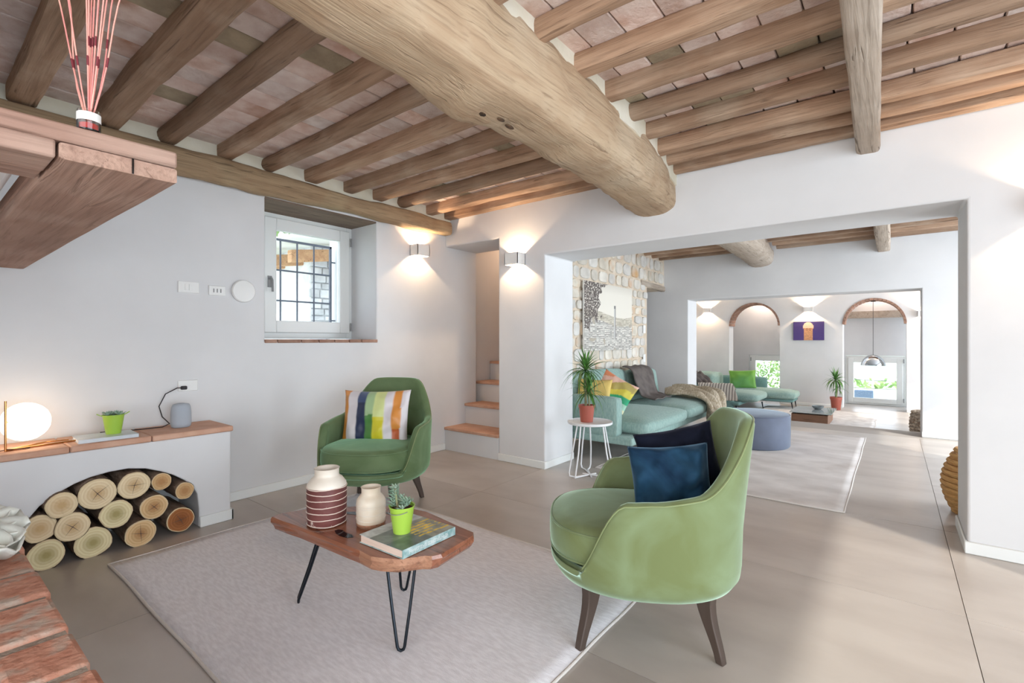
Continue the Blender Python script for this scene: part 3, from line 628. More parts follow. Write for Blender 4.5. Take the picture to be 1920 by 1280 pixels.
for a, b, k in tw:
    p = []
    for t in np.linspace(0, 1, 8):
        h = .008+t*.34; sd = a*.17*t+.02*a*sin(5*t)*(1 if k else .3)+k*.3*t*t
        p.append(Rr*(sd-.2*a*.02)+Fw*(b*.12*t)+Vector((0, 0, h)))
    rd_ = MB().tube(p, .0017, 5).build('twig', 'pink', rd, True)
    i = rr.choice([3, 4]); q = p[i]; q2 = p[i].lerp(p[i+1], .45)
    MB().tube([q, q2], .0024, 5).build('node', 'reed_dark', rd_, True)
# white ruffled shell with a cone on it, lying on the hearth
sh = empty('shell_dish', (-2.62, .205, .4), label='white ruffled shell dish on the brick hearth at the left edge', cat='shell')
v, f = grid(40, 8, lambda u, vv: ((.05+.12*vv)*cos(2*pi*u)*1.35, (.03+.07*vv)*sin(2*pi*u), .012+.055*vv**2+.014*vv*sin(14*pi*u)+.008*sin(5*pi*u+2)))
o = obj('shell', v, f, 'shell', sh, True); m = o.modifiers.new('t', 'SOLIDIFY'); m.thickness = .008
for k in range(9):
    t = k*.7
    mb = MB(); v, f = grid(10, 4, lambda u, vv: ((.02+.045*vv)*cos(2*pi*u), (.02+.04*vv)*sin(2*pi*u), .03*vv**2+.008*sin(6*pi*u)*vv)); mb.add(v, f)
    o = mb.build('ruffle', 'shell', sh, True); o.location = (.1*cos(t)*1.1, .05*sin(t), .06+.012*k % .05); o.rotation_euler = (.4*sin(t), .4*cos(t), t); m = o.modifiers.new('t', 'SOLIDIFY'); m.thickness = .005
cn = empty('pine_cone', (-2.40, .155, .40), label='small brown cone striped with cream beside the white shell', cat='cone')
mb = MB()
for k in range(40):
    t = k*2.4; z = k/40; r = .028*sin(pi*(.12+.85*z)); mb.ico((r*cos(t), r*sin(t), .006+.062*z), .0085, 1, (1, 1, .5))
mb.build('scales', 'cone', cn, True)
# ================================================================ log bench
be = empty('log_bench', (-3.7, .7, 0), label='low white plastered bench with an arched log niche under terracotta top', cat='bench')
FB = lambda o: local(be, o)
NY = [(.385, 0), (.39, .2), (.41, .262), (.465, .335), (.537, .386), (.60, .418), (.668, .44), (.75, .452), (.835, .453), (.92, .436), (.992, .405), (1.06, .368), (1.118, .325), (1.165, .275), (1.192, .221), (1.203, .12), (1.203, 0)]
poly = [(-.5, 0)]+NY+[(1.392, 0), (1.392, .592), (-.5, .592)]
n = len(poly); x0, x1 = -3.5, -3.868
V = [(x0, y, z) for y, z in poly]+[(x1, y, z) for y, z in poly]
F = [tuple(range(n)), tuple(range(n, 2*n))[::-1]]+[(i, n+i, n+(i+1) % n, (i+1) % n) for i in range(n)]
o = FB(fix(obj('bench_body', V, F, 'plaster', be))); m = o.modifiers.new('b', 'BEVEL'); m.width = .01; m.segments = 2; m.limit_method = 'ANGLE'; m.angle_limit = radians(50)
for a, b in ((-.5, -.1), (-.1, .22), (.22, .58), (.58, .95), (.95, 1.405)):
    V = []; q = random.Random(int(a*100))
    mb = MB().box(-3.87, -3.487+q.uniform(-.004, .004), a+.002, b-.002, .592, .628); FB(mb.build('top_tile', 'cotto', be, bevel=.008, seg=2))
FB(MB().box(-3.50, -3.488, 1.205, 1.405, 0, .07).build('baseboard', 'white_paint', be, bevel=.003, seg=1))
FB(MB().box(-3.85, -3.488, 1.392, 1.405, 0, .07).build('baseboard', 'white_paint', be, bevel=.003, seg=1))
# logs
LG = [(.487, .076, .072, 'half hidden log at the lower left end of the niche beside the hearth'), (.462, .222, .066, 'pale log at the far left of the niche, second row'),
      (.545, .325, .062, 'pale oval log in the upper left of the niche under the arch'), (.690, .352, .078, 'large pale log with radial cracks near the top of the niche, left of centre'),
      (.86, .355, .072, 'round cream log at the top centre of the niche'), (.995, .345, .048, 'small tan log at the top right of the niche'),
      (1.115, .262, .048, 'small log wedged at the right side of the niche arch'), (.588, .197, .070, 'wide pale split log in the second row, left of centre'),
      (.775, .212, .072, 'cream log with greenish heart in the middle of the niche'), (.955, .205, .066, 'tan log with a cracked centre right of the niche middle'),
      (1.095, .085, .070, 'dark reddish brown log at the lower right of the niche'), (.677, .079, .078, 'biggest greenish centred log in the bottom row'),
      (.885, .072, .072, 'tan log with a star crack in the bottom row, right of centre')]
def log_face(c1, c2, ring):
    m, nt, b = base_mat('log_end'); lk = nt.links.new; b.inputs['Roughness'].default_value = .85
    tc = nd(nt, 'ShaderNodeTexCoord'); n = nd(nt, 'ShaderNodeTexWave', wave_type='RINGS', rings_direction='X'); n.inputs['Scale'].default_value = 22; n.inputs['Distortion'].default_value = 2; n.inputs['Detail'].default_value = 3
    lk(tc.outputs['Object'], n.inputs['Vector']); r = nd(nt, 'ShaderNodeValToRGB'); r.color_ramp.elements[0].color = c1; r.color_ramp.elements[1].color = c2; lk(n.outputs['Fac'], r.inputs[0])
    ln = nd(nt, 'ShaderNodeVectorMath', operation='LENGTH'); lk(tc.outputs['Object'], ln.inputs[0])
    mr = nd(nt, 'ShaderNodeMapRange'); mr.inputs[1].default_value = .012; mr.inputs[2].default_value = .055; lk(ln.outputs['Value'], mr.inputs[0])
    mx = nd(nt, 'ShaderNodeMix', data_type='RGBA'); lk(mr.outputs[0], mx.inputs[0]); mx.inputs[6].default_value = ring; lk(r.outputs[0], mx.inputs[7]); lk(mx.outputs[2], b.inputs['Base Color']); return m
M['end_pale'] = log_face(s2l(226, 202, 162), s2l(238, 218, 182), s2l(206, 172, 126))
M['end_green'] = log_face(s2l(222, 204, 158), s2l(236, 222, 180), s2l(172, 156, 104))
M['end_tan'] = log_face(s2l(210, 172, 122), s2l(226, 192, 146), s2l(180, 134, 86))
M['end_red'] = log_face(s2l(150, 92, 48), s2l(170, 108, 62), s2l(134, 80, 42))
EM = ['end_green', 'end_pale', 'end_pale', 'end_pale', 'end_pale', 'end_tan', 'end_tan', 'end_pale', 'end_green', 'end_tan', 'end_red', 'end_green', 'end_tan']
for i, (y, z, r, lab) in enumerate(LG):
    q = random.Random(i+3); r *= 1.10; x0 = -3.475+q.uniform(-.02, .015); tilt = q.uniform(-.15, .15) if i not in (0, 1, 6, 10) else 0
    lg = empty('firewood_log', (x0, y, z), label=lab+('' if 'log' in lab else ' log'), cat='log', group='firewood logs in the bench niche')
    n = 22; prof = [r*(1+.09*mnoise.noise(Vector((cos(2*pi*k/n)*1.3+i*5, sin(2*pi*k/n)*1.3, i)))) for k in range(n)]
    V = []; segs = 7
    for s in range(segs+1):
        x = -.36*s/segs
        for k in range(n):
            a = 2*pi*k/n; rr_ = prof[k]*(1+.05*mnoise.noise(Vector((s*.9+i, cos(a)*3, sin(a)*3)))); V.append((x, rr_*cos(a)+tilt*x*.2, rr_*sin(a)))
    F = [(s*n+k, s*n+(k+1) % n, (s+1)*n+(k+1) % n, (s+1)*n+k) for s in range(segs) for k in range(n)]+[tuple(range(segs*n, segs*n+n))]
    fix(obj('bark', V, F, 'bark', lg, True, 60))
    V = [(.004, 0, 0)]; F = []
    for q_, xx in ((.5, .004), (.9, .003), (.97, .001)): V += [(xx+q.uniform(-.001, .001), prof[k]*q_*cos(2*pi*k/n), prof[k]*q_*sin(2*pi*k/n)) for k in range(n)]
    V += [(-.006, prof[k]*.97*cos(2*pi*k/n), prof[k]*.97*sin(2*pi*k/n)) for k in range(n)]
    F = [(0, 1+k, 1+(k+1) % n) for k in range(n)]+[(1+s*n+k, 1+(s+1)*n+k, 1+(s+1)*n+(k+1) % n, 1+s*n+(k+1) % n) for s in range(3) for k in range(n)]
    fm = [0]*(n*2)+[1]*(n*2)
    fix(obj('cut_face', V, F, EM[i], lg, False, mats=[EM[i], 'bark_edge'], fmat=fm))
    if i in (3, 4, 7, 9, 10, 12):
        mb = MB(); a0 = q.uniform(0, 6)
        for k in range(4):
            a = a0+k*1.57+q.uniform(-.3, .3); l = prof[0]*q.uniform(.5, .8); c_, s_ = cos(a), sin(a); w_ = .0016
            mb.add([(.0055, -s_*w_, c_*w_), (.0055, s_*w_, -c_*w_), (.0055, c_*l, s_*l)], [(0, 1, 2)])
        mb.build('crack', 'darkleg', lg)
# lamp
lp = empty('globe_lamp', (-3.66, .42, .628), label='lit oval white globe lamp on a slim brass stand at the left end of bench', cat='lamp')
MB().ico((0, .01, .137), .102, 3, (1, 1.0, 1)).build('globe', 'opal', lp, True, sharp=180)
MB().tube([(.075, -.072, .0), (.075, -.072, .26)], .005, 10).build('post', 'brass', lp, True)
MB().tube([(.075, -.072, .15), (.05, -.05, .15)], .004, 8).build('arm', 'brass', lp, True)
MB().tube([(.075, -.072, .006), (.02, .21, .006)], .005, 8).build('base_rod', 'brass', lp, True)
MB().tube([(.075, -.072, .006), (-.06, .10, .006), (-.04, .19, .006)], .004, 8).build('base_rod', 'brass', lp, True)
MB().tube([(.075, -.072, .012), (.08, -.0, .004), (.05, .03, .003), (.02, -.03, .003), (.06, -.12, .003)], .0022, 6).build('cord', 'cable', lp, True)
# book with pot on the bench
def book(name, loc, rz, w_, d_, h_, label, cat, covermat, pagemat, colfn=None, ncol=40):
    b = empty(name, loc, rz, label, cat); t = .0025
    MB().box(-w_/2+.004, w_/2-.004, -d_/2+.002, d_/2-.004, t, h_-t).build('pages', pagemat, b)
    mb = MB().box(-w_/2, w_/2, -d_/2, d_/2, 0, t).build('back_cover', covermat if not colfn else 'cover_dark', b)
    sp = MB().box(-w_/2, w_/2, -d_/2-.002, -d_/2+.001, 0, h_).build('spine', covermat if not colfn else 'cover_dark', b)
    if colfn:
        v, f = grid(ncol, ncol, lambda u, vv: ((u-.5)*w_, (vv-.5)*d_, h_)); o = obj('front_cover', v, f, 'book_cover', b)
        m = o.modifiers.new('t', 'SOLIDIFY'); m.thickness = t; m.offset = -1
        colour(o, lambda c: colfn(c.x/w_+.5, c.y/d_+.5))
    else: MB().box(-w_/2, w_/2, -d_/2, d_/2, h_-t, h_).build('front_cover', covermat, b)
    return b
M['cover_dark'] = mk('teal_book_cloth', s2l(120, 160, 160), s2l(196, 214, 214), scale=30, stretch=(1, 1, 1), rough=.4)
M['cover_white'] = mk('white_book_cover', s2l(222, 228, 232), s2l(196, 204, 210), scale=6, rough=.3)
bk = book('slim_book', (-3.625, .76, .628), radians(88), .27, .20, .02, 'slim pale blue and white book lying flat under the green bucket on bench', 'book', 'cover_white', 'page_white')
def bucket(loc, s, label, open_=True):
    b = empty('plant_bucket', loc, 0, label, 'plant pot'); 
    MB().lathe([(0, 0), (.036*s, 0), (.052*s, .108*s), (.055*s, .11*s), (.055*s, .113*s), (.050*s, .111*s), (.046*s, .09*s), (0, .09*s)], n=28, cap=False).build('bucket', 'lime', b, True)
    MB().lathe([(0, .099*s), (.049*s, .099*s)], n=20, cap=False).build('soil', 'soil', b)
    return b
def rosette(parent, c, r, n, seed, up=.5):
    q = random.Random(seed)
    for k in range(n):
        a = k*2.4; t = k/n; el = up+1.0*(1-t)*0-.9*t+.5; l = r*(.45+.55*t)
        mb = MB(); d = Vector((cos(a)*cos(el), sin(a)*cos(el), sin(el))); c_ = Vector(c); sd = Vector((-sin(a), cos(a), 0))*l*.22; nn = d.cross(sd).normalized()*l*.09
        mb.add([c_, c_+d*l*.6+sd, c_+d*l, c_+d*l*.6-sd, c_+d*l*.55+nn, c_+d*l*.55-nn], [(0, 1, 4), (1, 2, 4), (2, 3, 4), (3, 0, 4), (1, 0, 5), (2, 1, 5), (3, 2, 5), (0, 3, 5)])
        fix(mb.build('leaf', 'succulent', parent, True))
pb = bucket((-3.645, .80, .648), 1.0, 'lime green bucket with a low grey-green succulent standing on the slim book')
for k, (dx, dy) in enumerate(((0, 0), (.025, .02), (-.025, .015), (.01, -.028), (-.02, -.02))): rosette(pb, (dx*1.1, dy*1.1, .108), .046, 13, k, .8)
for s in (-1, 1): MB().tube([(0, s*.05, .107), (0, s*.062, .112), (0, s*.078, .122)], .003, 5).build('handle', 'lime', pb, True)
# smart speaker and cable and sockets
sp = empty('speaker', (-3.70, 1.165, .628), label='small pale grey rounded cloth speaker standing on the terracotta bench top', cat='speaker')
MB().lathe([(0, 0), (.046, 0), (.055, .006), (.060, .03), (.058, .1), (.054, .135), (.046, .152), (.02, .158), (0, .158)], n=28, cap=False).build('body', 'speaker', sp, True, sharp=80).scale = (.82, 1, 1)
cb = MB().tube([(-3.862, 1.232, .872), (-3.85, 1.19, .875), (-3.845, 1.12, .84), (-3.85, 1.085, .76), (-3.84, 1.10, .69), (-3.80, 1.13, .645), (-3.76, 1.08, .634), (-3.78, 1.0, .632), (-3.79, .93, .632), (-3.82, .86, .632), (-3.85, .78, .632)], .0035, 6).build('power_cable', 'cable', None, True)
tag(cb, 'thin black power cable looping from wall socket down behind the grey speaker', 'cable')
def plate(name, y, z, wy, hz, label, cat, bits, X=-3.88):
    p = empty(name, (X+.001, y, z), 0, label, cat); MB().box(0, .009, -wy/2, wy/2, -hz/2, hz/2).build('cover_plate', 'switch', p, bevel=.003)
    for nm, a, b, c, d, mt_ in bits: MB().box(.008, .013, a, b, c, d).build(nm, mt_, p, bevel=.001, seg=1)
    return p
plate('light_switch', 1.266, 1.572, .13, .078, 'white double light switch plate, leftmost plate on the white wall', 'switch', [('rocker', -.024, -.001, -.022, .022, 'switch'), ('rocker', .001, .024, -.022, .022, 'switch')])
plate('socket_plate', 1.448, 1.562, .11, .07, 'white plate with three narrow grey slots left of the round disc', 'switch', [('slot', a, a+.006, -.014, .014, 'grey_plastic') for a in (-.027, -.004, .020)])
tv = empty('round_wall_vent', (-3.879, 1.627, 1.572), 0, 'round white disc cover on the wall left of the small window', 'wall disc')
o = MB().lathe([(0, .03), (.05, .03), (.078, .026), (.085, .016), (.083, .006), (.07, 0), (0, 0)], n=36, cap=False).build('disc', 'switch', tv, True); o.rotation_euler = (0, radians(90), 0)
ps = plate('wall_socket', 1.262, .885, .12, .075, 'white wall socket with black plug above the grey speaker', 'socket', [])
MB().box(.009, .034, -.048, -.012, -.025, .0).build('plug', 'cable', ps, bevel=.006)
# ================================================================ sconces
def sconce(loc, face, label, e=1.0, s=1.0, yaw=None):
    o = empty('wall_sconce', loc, 0, label, 'wall lamp'); hw, hh, dp, t = .080*s, .056*s, .12*s, .006
    mb = MB().box(-hw, hw, -dp, -dp+t, -hh, hh).box(-hw, -hw+t, -dp, 0, -hh, hh).box(hw-t, hw, -dp, 0, -hh, hh).box(-hw, hw, -t, 0, -hh, hh)
    mb.build('shade', 'switch', o); MB().ico((0, -dp+.02, 0), .006, 2).build('bulb', 'bulb', o, True)
    o.rotation_euler = (0, 0, {'y': 0, 'x': radians(90)}[face])
    p = Vector((0, -dp/2, 0)); p.rotate(o.rotation_euler)
    for dz, rx in ((.004, 180), (-.004, 0)):
        L('SPOT', 'sconce_light', (loc[0]+p.x, loc[1]+p.y, loc[2]+dz), (rx, 0, 0), 9*e, (1, .70, .44), spot_size=radians(150), spot_blend=.3, shadow_soft_size=.008)
    return o
M['bulb'] = mk('bulb_lit', (1, .8, .6, 1), emit=(1, .76, .5, 1), es=12)
G_ = None
sconce((-3.879, 3.325, 2.12), 'x', 'white cube up-down wall lamp right of the small window, by the corner')
sconce((-2.862, 3.739, 1.98), 'y', 'white cube up-down wall lamp between narrow stair doorway and wide opening')
sconce((.70, 3.739, 1.91), 'y', 'white cube up-down wall lamp on the right pier, its glow at the right edge', 1.1)
sconce((-4.16, 14.299, 2.05), 'y', 'wall lamp far left of the arches in the lower room', 3, 1.2)
sconce((-1.69, 14.299, 1.98), 'y', 'wall lamp above the purple picture between the two arches', 3, 1.2)
sconce((.52, 14.299, 1.80), 'y', 'wall lamp right of the right-hand arch, half behind the wall edge', 3, 1.2)
# ================================================================ rugs
def rug(name, x0, x1, y0, y1, z, mat, label, edge='rug_edge', seed=0, wav=.012):
    r = empty(name, ((x0+x1)/2, (y0+y1)/2, z), 0, label, 'rug')
    nx, ny = 30, 30; cx, cy = (x0+x1)/2, (y0+y1)/2
    def P(u, v):
        x, y = x0+(x1-x0)*u-cx, y0+(y1-y0)*v-cy
        ex = wav*(mnoise.noise(Vector((v*4, seed, u*1.0)))); ey = wav*(mnoise.noise(Vector((u*4, seed+5, v*1.0))))
        return (x+ex, y+ey, .010+.0015*mnoise.noise(Vector((u*6, v*6, seed))))
    v, f = grid(nx, ny, P); o = obj('pile', v, f, mat, r, True); m = o.modifiers.new('t', 'SOLIDIFY'); m.thickness = .0095; m.offset = -1
    loop = [P(u, 0) for u in np.linspace(0, 1, 31)]+[P(1, t) for t in np.linspace(0, 1, 31)[1:]]+[P(u, 1) for u in np.linspace(1, 0, 31)[1:]]+[P(0, t) for t in np.linspace(1, 0, 31)[1:-1]]
    MB().tube([(a, b, .0065) for a, b, c in loop], .0062, 8, closed=True).build('binding', edge, r, True)
    return r
r1 = rug('woven_rug', -3.285, -.93, .70, 2.30, 0, 'rug', 'large pale grey woven rug under the live-edge coffee table')
r1.rotation_euler.z = 0
rug('vintage_rug', -2.2, -.27, 4.073, 7.36, 0, 'rug2', 'faded pale rug on the floor of the middle room beside the round pouf', seed=3)
rug('hide_rug', -2.5, -.28, 9.6, 13.6, -.45, 'rug3', 'pale rug in the far lower room under the low wooden table', seed=9, wav=.12)
# ================================================================ armchairs
def smooth(a, b, t): t = max(0, min(1, (t-a)/(b-a))); return t*t*(3-2*t)
def armchair(loc, rz, label, mat, cush=None):
    ch = empty('armchair', loc, rz, label, 'armchair'); a, b = .375, .385; N = 96; ez = 2.35
    def top(t):   # t: angle from the back, degrees
        t = abs(t)
        h = .90-.02*(min(t, 40)/35)**3
        h = h*(1-smooth(22, 70, t))+.64*smooth(22, 70, t)
        h -= .035*smooth(60, 105, t)
        return h*(1-smooth(101, 133, t))+.325*smooth(101, 133, t)
    def pt(t, z, k):  # k: radial factor
        th = radians(t); x = a*math.copysign(abs(sin(th))**(2/ez), sin(th)); y = b*math.copysign(abs(cos(th))**(2/ez), cos(th))
        lean = 1+.07*max(0, (z-.34))*(1 if y > 0 else .3)
        wx = x*(1-.42*smooth(.6, .95, z)*0)
        return (wx*k*lean, (y*k*lean)+(.09*max(0, z-.45)**1.2 if y > 0 else 0), z)
    V = []; F = []; rows = None
    for i in range(N):
        t = -180+360*i/N; h = top(t); th = .052
        ring = [(.55, .232), (.78, .236), (.93, .255), (.985, .288)]
        zz = [(1.0, .33)]+[(1.0, .33+(h-.35)*q) for q in (.25, .5, .75)]+[(1.0, h-.022), (.985, h-.006), (.95, h+.004), (.91, h+.004), (.875, h-.006), (.86, h-.022)]
        inn = [(.86, .33+(h-.35)*q) for q in (.75, .5, .25)]+[(.86, .32), (.5, .315)]
        pr = ring+zz+inn; rows = len(pr); V += [pt(t, z, k) for k, z in pr]
    for i in range(N):
        j = (i+1) % N
        for r in range(rows-1): F.append((i*rows+r, j*rows+r, j*rows+r+1, i*rows+r+1))
    F.append(tuple(i*rows for i in range(N))[::-1]); F.append(tuple(i*rows+rows-1 for i in range(N)))
    o = fix(obj('shell', V, F, mat, ch, True))
    # piping along the rim
    for k, nm in ((.985, 'piping'),):
        pts = [pt(t, top(t)-.004, k) for t in np.linspace(-128, 128, 90)]
        MB().tube(pts, .0032, 6).build(nm, 'pipe_green', ch, True)
    # seat cushion
    V = []; F = []; n = 64; zb, zt = .335, .47
    def sq(k, z, i):
        th = 2*pi*i/n; e = 2.5; x = math.copysign(abs(sin(th))**(2/e), sin(th)); y = math.copysign(abs(cos(th))**(2/e), cos(th))
        fwd = -.075 if y < 0 else 0
        return (x*.318*k*(1+.10*max(0, -y)), (y*.315+fwd*abs(y))*k, z+(0.012*(1-k*k)))
    pr = [(.0001, zb), (.6, zb), (.95, zb+.004), (.99, zb+.02), (1.0, zb+.05), (1.0, zt-.04), (.99, zt-.018), (.955, zt-.003), (.8, zt+.004), (.5, zt+.008), (.25, zt+.01), (.0001, zt+.01)]
    for k, z in pr: V += [sq(k, z, i) for i in range(n)]
    for r in range(len(pr)-1):
        for i in range(n): F.append((r*n+i, r*n+(i+1) % n, (r+1)*n+(i+1) % n, (r+1)*n+i))
    fix(obj('seat_cushion', V, F, mat, ch, True))
    for z, k in ((zt-.012, .985), (zb+.014, .987)):
        MB().tube([sq(k, z, i) for i in range(n)], .0042, 6, closed=True).build('piping', mat, ch, True)
    # curved blade legs
    for sx, sy in ((-1, -1), (1, -1), (1, 1), (-1, 1)):
        pts = []; rr = []
        for t in np.linspace(0, 1, 9):
            r = .225+.035*t-.022*sin(pi*t)*(1-t); pts.append((sx*r*1.0, sy*(r*1.02), .268*(1-t))); 
        V = []; F = []
        d = Vector((sx, sy, 0)).normalized(); s_ = Vector((-d.y, d.x, 0))
        for i, p in enumerate(pts):
            t = i/8; wd = .040*(1-t)**1.6+.022; tk = .015+.007*(1-t)
            p = Vector(p)
            V += [p+d*wd*.35+s_*tk, p+d*wd*.35-s_*tk, p-d*wd-s_*tk, p-d*wd+s_*tk]
        for i in range(8):
            for k in range(4): F.append((i*4+k, i*4+(k+1) % 4, (i+1)*4+(k+1) % 4, (i+1)*4+k))
        F += [(0, 1, 2, 3), (35, 34, 33, 32)]
        o = fix(obj('leg', V, F, 'darkleg', ch, True, 50)); m = o.modifiers.new('b', 'BEVEL'); m.width = .004; m.segments = 2; m.limit_method = 'ANGLE'
    return ch
c1 = armchair((-.855, 1.985, 0), radians(-60), 'olive green velvet tub armchair in the foreground, seen from its side', 'velvet')
c2 = armchair((-2.93, 2.14, 0), radians(30), 'emerald green velvet tub armchair near the wall holding a striped cushion', 'velvet2')
# the striped cushion
def stripes(c):
    u = c.x/.52+.5; v = c.z/.42+.5
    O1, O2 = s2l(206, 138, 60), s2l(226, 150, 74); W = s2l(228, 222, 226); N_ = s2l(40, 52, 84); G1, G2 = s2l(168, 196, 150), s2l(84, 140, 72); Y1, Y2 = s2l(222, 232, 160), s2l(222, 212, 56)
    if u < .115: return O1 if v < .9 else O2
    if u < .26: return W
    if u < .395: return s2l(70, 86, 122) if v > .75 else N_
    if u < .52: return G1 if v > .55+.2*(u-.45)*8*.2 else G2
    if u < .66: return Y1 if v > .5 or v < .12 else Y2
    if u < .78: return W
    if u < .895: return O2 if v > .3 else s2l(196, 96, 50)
    return W
o = pillow('striped_cushion', .52, .42, .16, 'print', seed=4, n=44, crease=.016); colour(o, stripes)
M['satin'] = print_mat('satin_print', .38); o.data.materials[0] = M['satin']
tag(o, 'striped satin cushion in orange, white, navy, green and yellow on the far armchair', 'cushion')
f2 = Vector((sin(radians(30)), -cos(radians(30)), 0)); r2 = Vector((cos(radians(30)), sin(radians(30)), 0))
frame(o, Vector((-3.0, 2.18, .625))+f2*-.02, r2+Vector((0, 0, .02)), Vector((0, 0, 1))-f2*.22)
# blue cushions on the near chair
f1 = Vector((-.866, -.5, 0)); s1 = Vector((-.5, .866, 0))
o = pillow('blue_cushion', .325, .35, .18, 'blue_velvet', seed=9, n=40, crease=.03)
for v in o.data.vertices:
    x, z = v.co.x/.325, v.co.z/.35; e_ = max(0, 1-max(abs(2*x), abs(2*z))**4)
    d1 = (x*.75-z*.66-.06); d2 = (x*.5+z*.86-.30); d3 = (x*.95+z*.3+.33)
    v.co.y -= (.030*math.exp(-(d1/.10)**2)*(x+.55)+.014*math.exp(-(d2/.05)**2)-.012*math.exp(-((d1-.14)/.05)**2)+.010*math.exp(-(d3/.05)**2))*e_*(1 if v.co.y < 0 else 0)
tag(o, 'deep blue velvet cushion leaning in the near green armchair', 'cushion')
frame(o, (-.722, 1.985, .592), (.88, .42, .10), (.24, .30, 1))
o = pillow('navy_cushion', .34, .34, .13, 'navy', seed=12, n=26, crease=.024)
tag(o, 'near-black navy cushion tucked behind the blue velvet cushion', 'cushion')
frame(o, (-.735, 2.13, .65), (.85, .5, .22), (.20, .22, 1))
# ================================================================ coffee table
tb = empty('coffee_table', (-1.85, 1.32, .012), 0, 'live-edge walnut slab coffee table on black hairpin legs', 'coffee table')
FT = lambda o: local(tb, o)
OUT = [(-2.30, 1.095), (-2.31, 1.15), (-2.27, 1.25), (-2.19, 1.34), (-2.10, 1.44), (-1.99, 1.52), (-1.88, 1.575), (-1.78, 1.59), (-1.66, 1.575), (-1.53, 1.555), (-1.43, 1.545), (-1.408, 1.52), (-1.395, 1.42), (-1.382, 1.31), (-1.395, 1.275),
       (-1.42, 1.262), (-1.45, 1.215), (-1.475, 1.18), (-1.53, 1.15), (-1.577, 1.13), (-1.66, 1.134), (-1.73, 1.130), (-1.85, 1.124), (-1.98, 1.118), (-2.10, 1.112), (-2.20, 1.10)]
n = len(OUT); q = random.Random(4); cx, cy = -1.84, 1.33
def ringp(k, z, j): return [(cx+(x-cx)*k+q.uniform(-j, j), cy+(y-cy)*k+q.uniform(-j, j), z) for x, y in OUT]
V = ringp(1.0, .37, 0)+ringp(1.012, .357, .003)+ringp(1.004, .345, .004)+ringp(.985, .328, .004)+ringp(.965, .314, .002)
F = [tuple(range(n))]+[(r*n+i, (r+1)*n+i, (r+1)*n+(i+1) % n, r*n+(i+1) % n) for r in range(4) for i in range(n)]+[tuple(range(4*n, 5*n))[::-1]]
fm = [0]+[1]*(4*n)+[1]
# split sides for a gnarled edge
fm = [0]+[1 if (OUT[i][0] > -1.62 and OUT[i][1] < 1.3) or OUT[i][0] < -2.25 else 0 for r in range(4) for i in range(n)]+[0]
FT(fix(obj('slab', V, F, None, tb, False, mats=['walnut', 'walnut_edge'], fmat=fm)))
def blob(cx, cy, pts): return [(cx+a, cy+b) for a, b in pts]
FT(MB().prism(blob(-1.855, 1.188, [(-.062, -.004), (-.03, -.018), (.01, -.024), (.05, -.016), (.066, .004), (.04, .016), (-.005, .012), (-.04, .02), (-.06, .012)]), .3695, .3712).build('knot', 'black_glossy', tb))
FT(MB().prism(blob(-2.03, 1.355, [(-.08, -.03), (-.02, -.02), (.05, .01), (.1, .05), (.05, .045), (-.02, .02)]), .3695, .3712).build('knot', 'black_glossy', tb))
FT(MB().prism(blob(-1.90, 1.47, [(-.03, -.02), (.02, -.015), (.05, .01), (.0, .02)]), .3695, .3712).build('knot', 'black_glossy', tb))
def hairpin(top1, top2, foot):
    t1, t2, ft = Vector(top1), Vector(top2), Vector(foot); w_ = (t2-t1).normalized()*.014; dn = Vector((0, 0, -1))
    pts = [t1, t1.lerp(ft-w_, .5), ft-w_+Vector((0, 0, .016)), ft-w_*.7+Vector((0, 0, .005)), ft, ft+w_*.7+Vector((0, 0, .005)), ft+w_+Vector((0, 0, .016)), t2.lerp(ft+w_, .5), t2]
    FT(MB().tube(pts, .0062, 8).build('leg', 'black_metal', tb, True))
hairpin((-1.575, 1.20, .318), (-1.49, 1.275, .318), (-1.476, 1.191, .018))
hairpin((-2.02, 1.18, .318), (-2.10, 1.225, .318), (-2.112, 1.125, .018))
hairpin((-1.80, 1.43, .318), (-1.72, 1.48, .318), (-1.823, 1.488, .018))
# vases
def lathe_obj(name, prof, mat, parent, n=40, sharp=80): return MB().lathe(prof, n=n, cap=False).build(name, mat, parent, True, sharp)
va = empty('striped_vase', (-2.03, 1.215, .370), 0, 'tall ceramic vase with cream neck and maroon body ringed in white', 'vase')
lathe_obj('neck', [(.0855, .172), (.0845, .182), (.068, .205), (.055, .214), (.0525, .222), (.053, .244), (.056, .250), (.053, .252), (.049, .248), (.048, .222), (.05, .19), (.07, .14), (.07, .02), (0, .015)], 'ceramic', va)
lathe_obj('body', [(0, 0), (.076, 0), (.0815, .005), (.084, .03), (.0865, .10), (.0865, .15), (.0855, .172)], 'maroon', va)
for z in (.008, .036, .064, .092, .12, .147, .170):
    q = random.Random(int(z*1000)); MB().tube([((.0862 if z > .05 else .0838)*cos(2*pi*i/60), (.0862 if z > .05 else .0838)*sin(2*pi*i/60), z+.0015*sin(i*.3+z*90)+q.uniform(-.0004, .0004)) for i in range(60)], .0022, 6, closed=True).build('glaze_ring', 'ring_white', va, True)
vb = empty('cream_vase', (-1.852, 1.325, .370), 0, 'small cream ceramic vase with brown specks, between tall vase and book', 'vase')
lathe_obj('body', [(0, 0), (.055, 0), (.062, .006), (.064, .03), (.0645, .10), (.062, .118), (.052, .132), (.043, .14), (.0415, .148), (.042, .166), (.0445, .172), (.042, .173), (.038, .168), (.037, .14), (.05, .11), (.052, .02), (0, .015)], 'cream_specked', vb)
lathe_obj('bare_foot', [(.0552, .0005), (.0625, .006), (.0642, .016), (.0636, .018)], 'walnut_edge', vb)
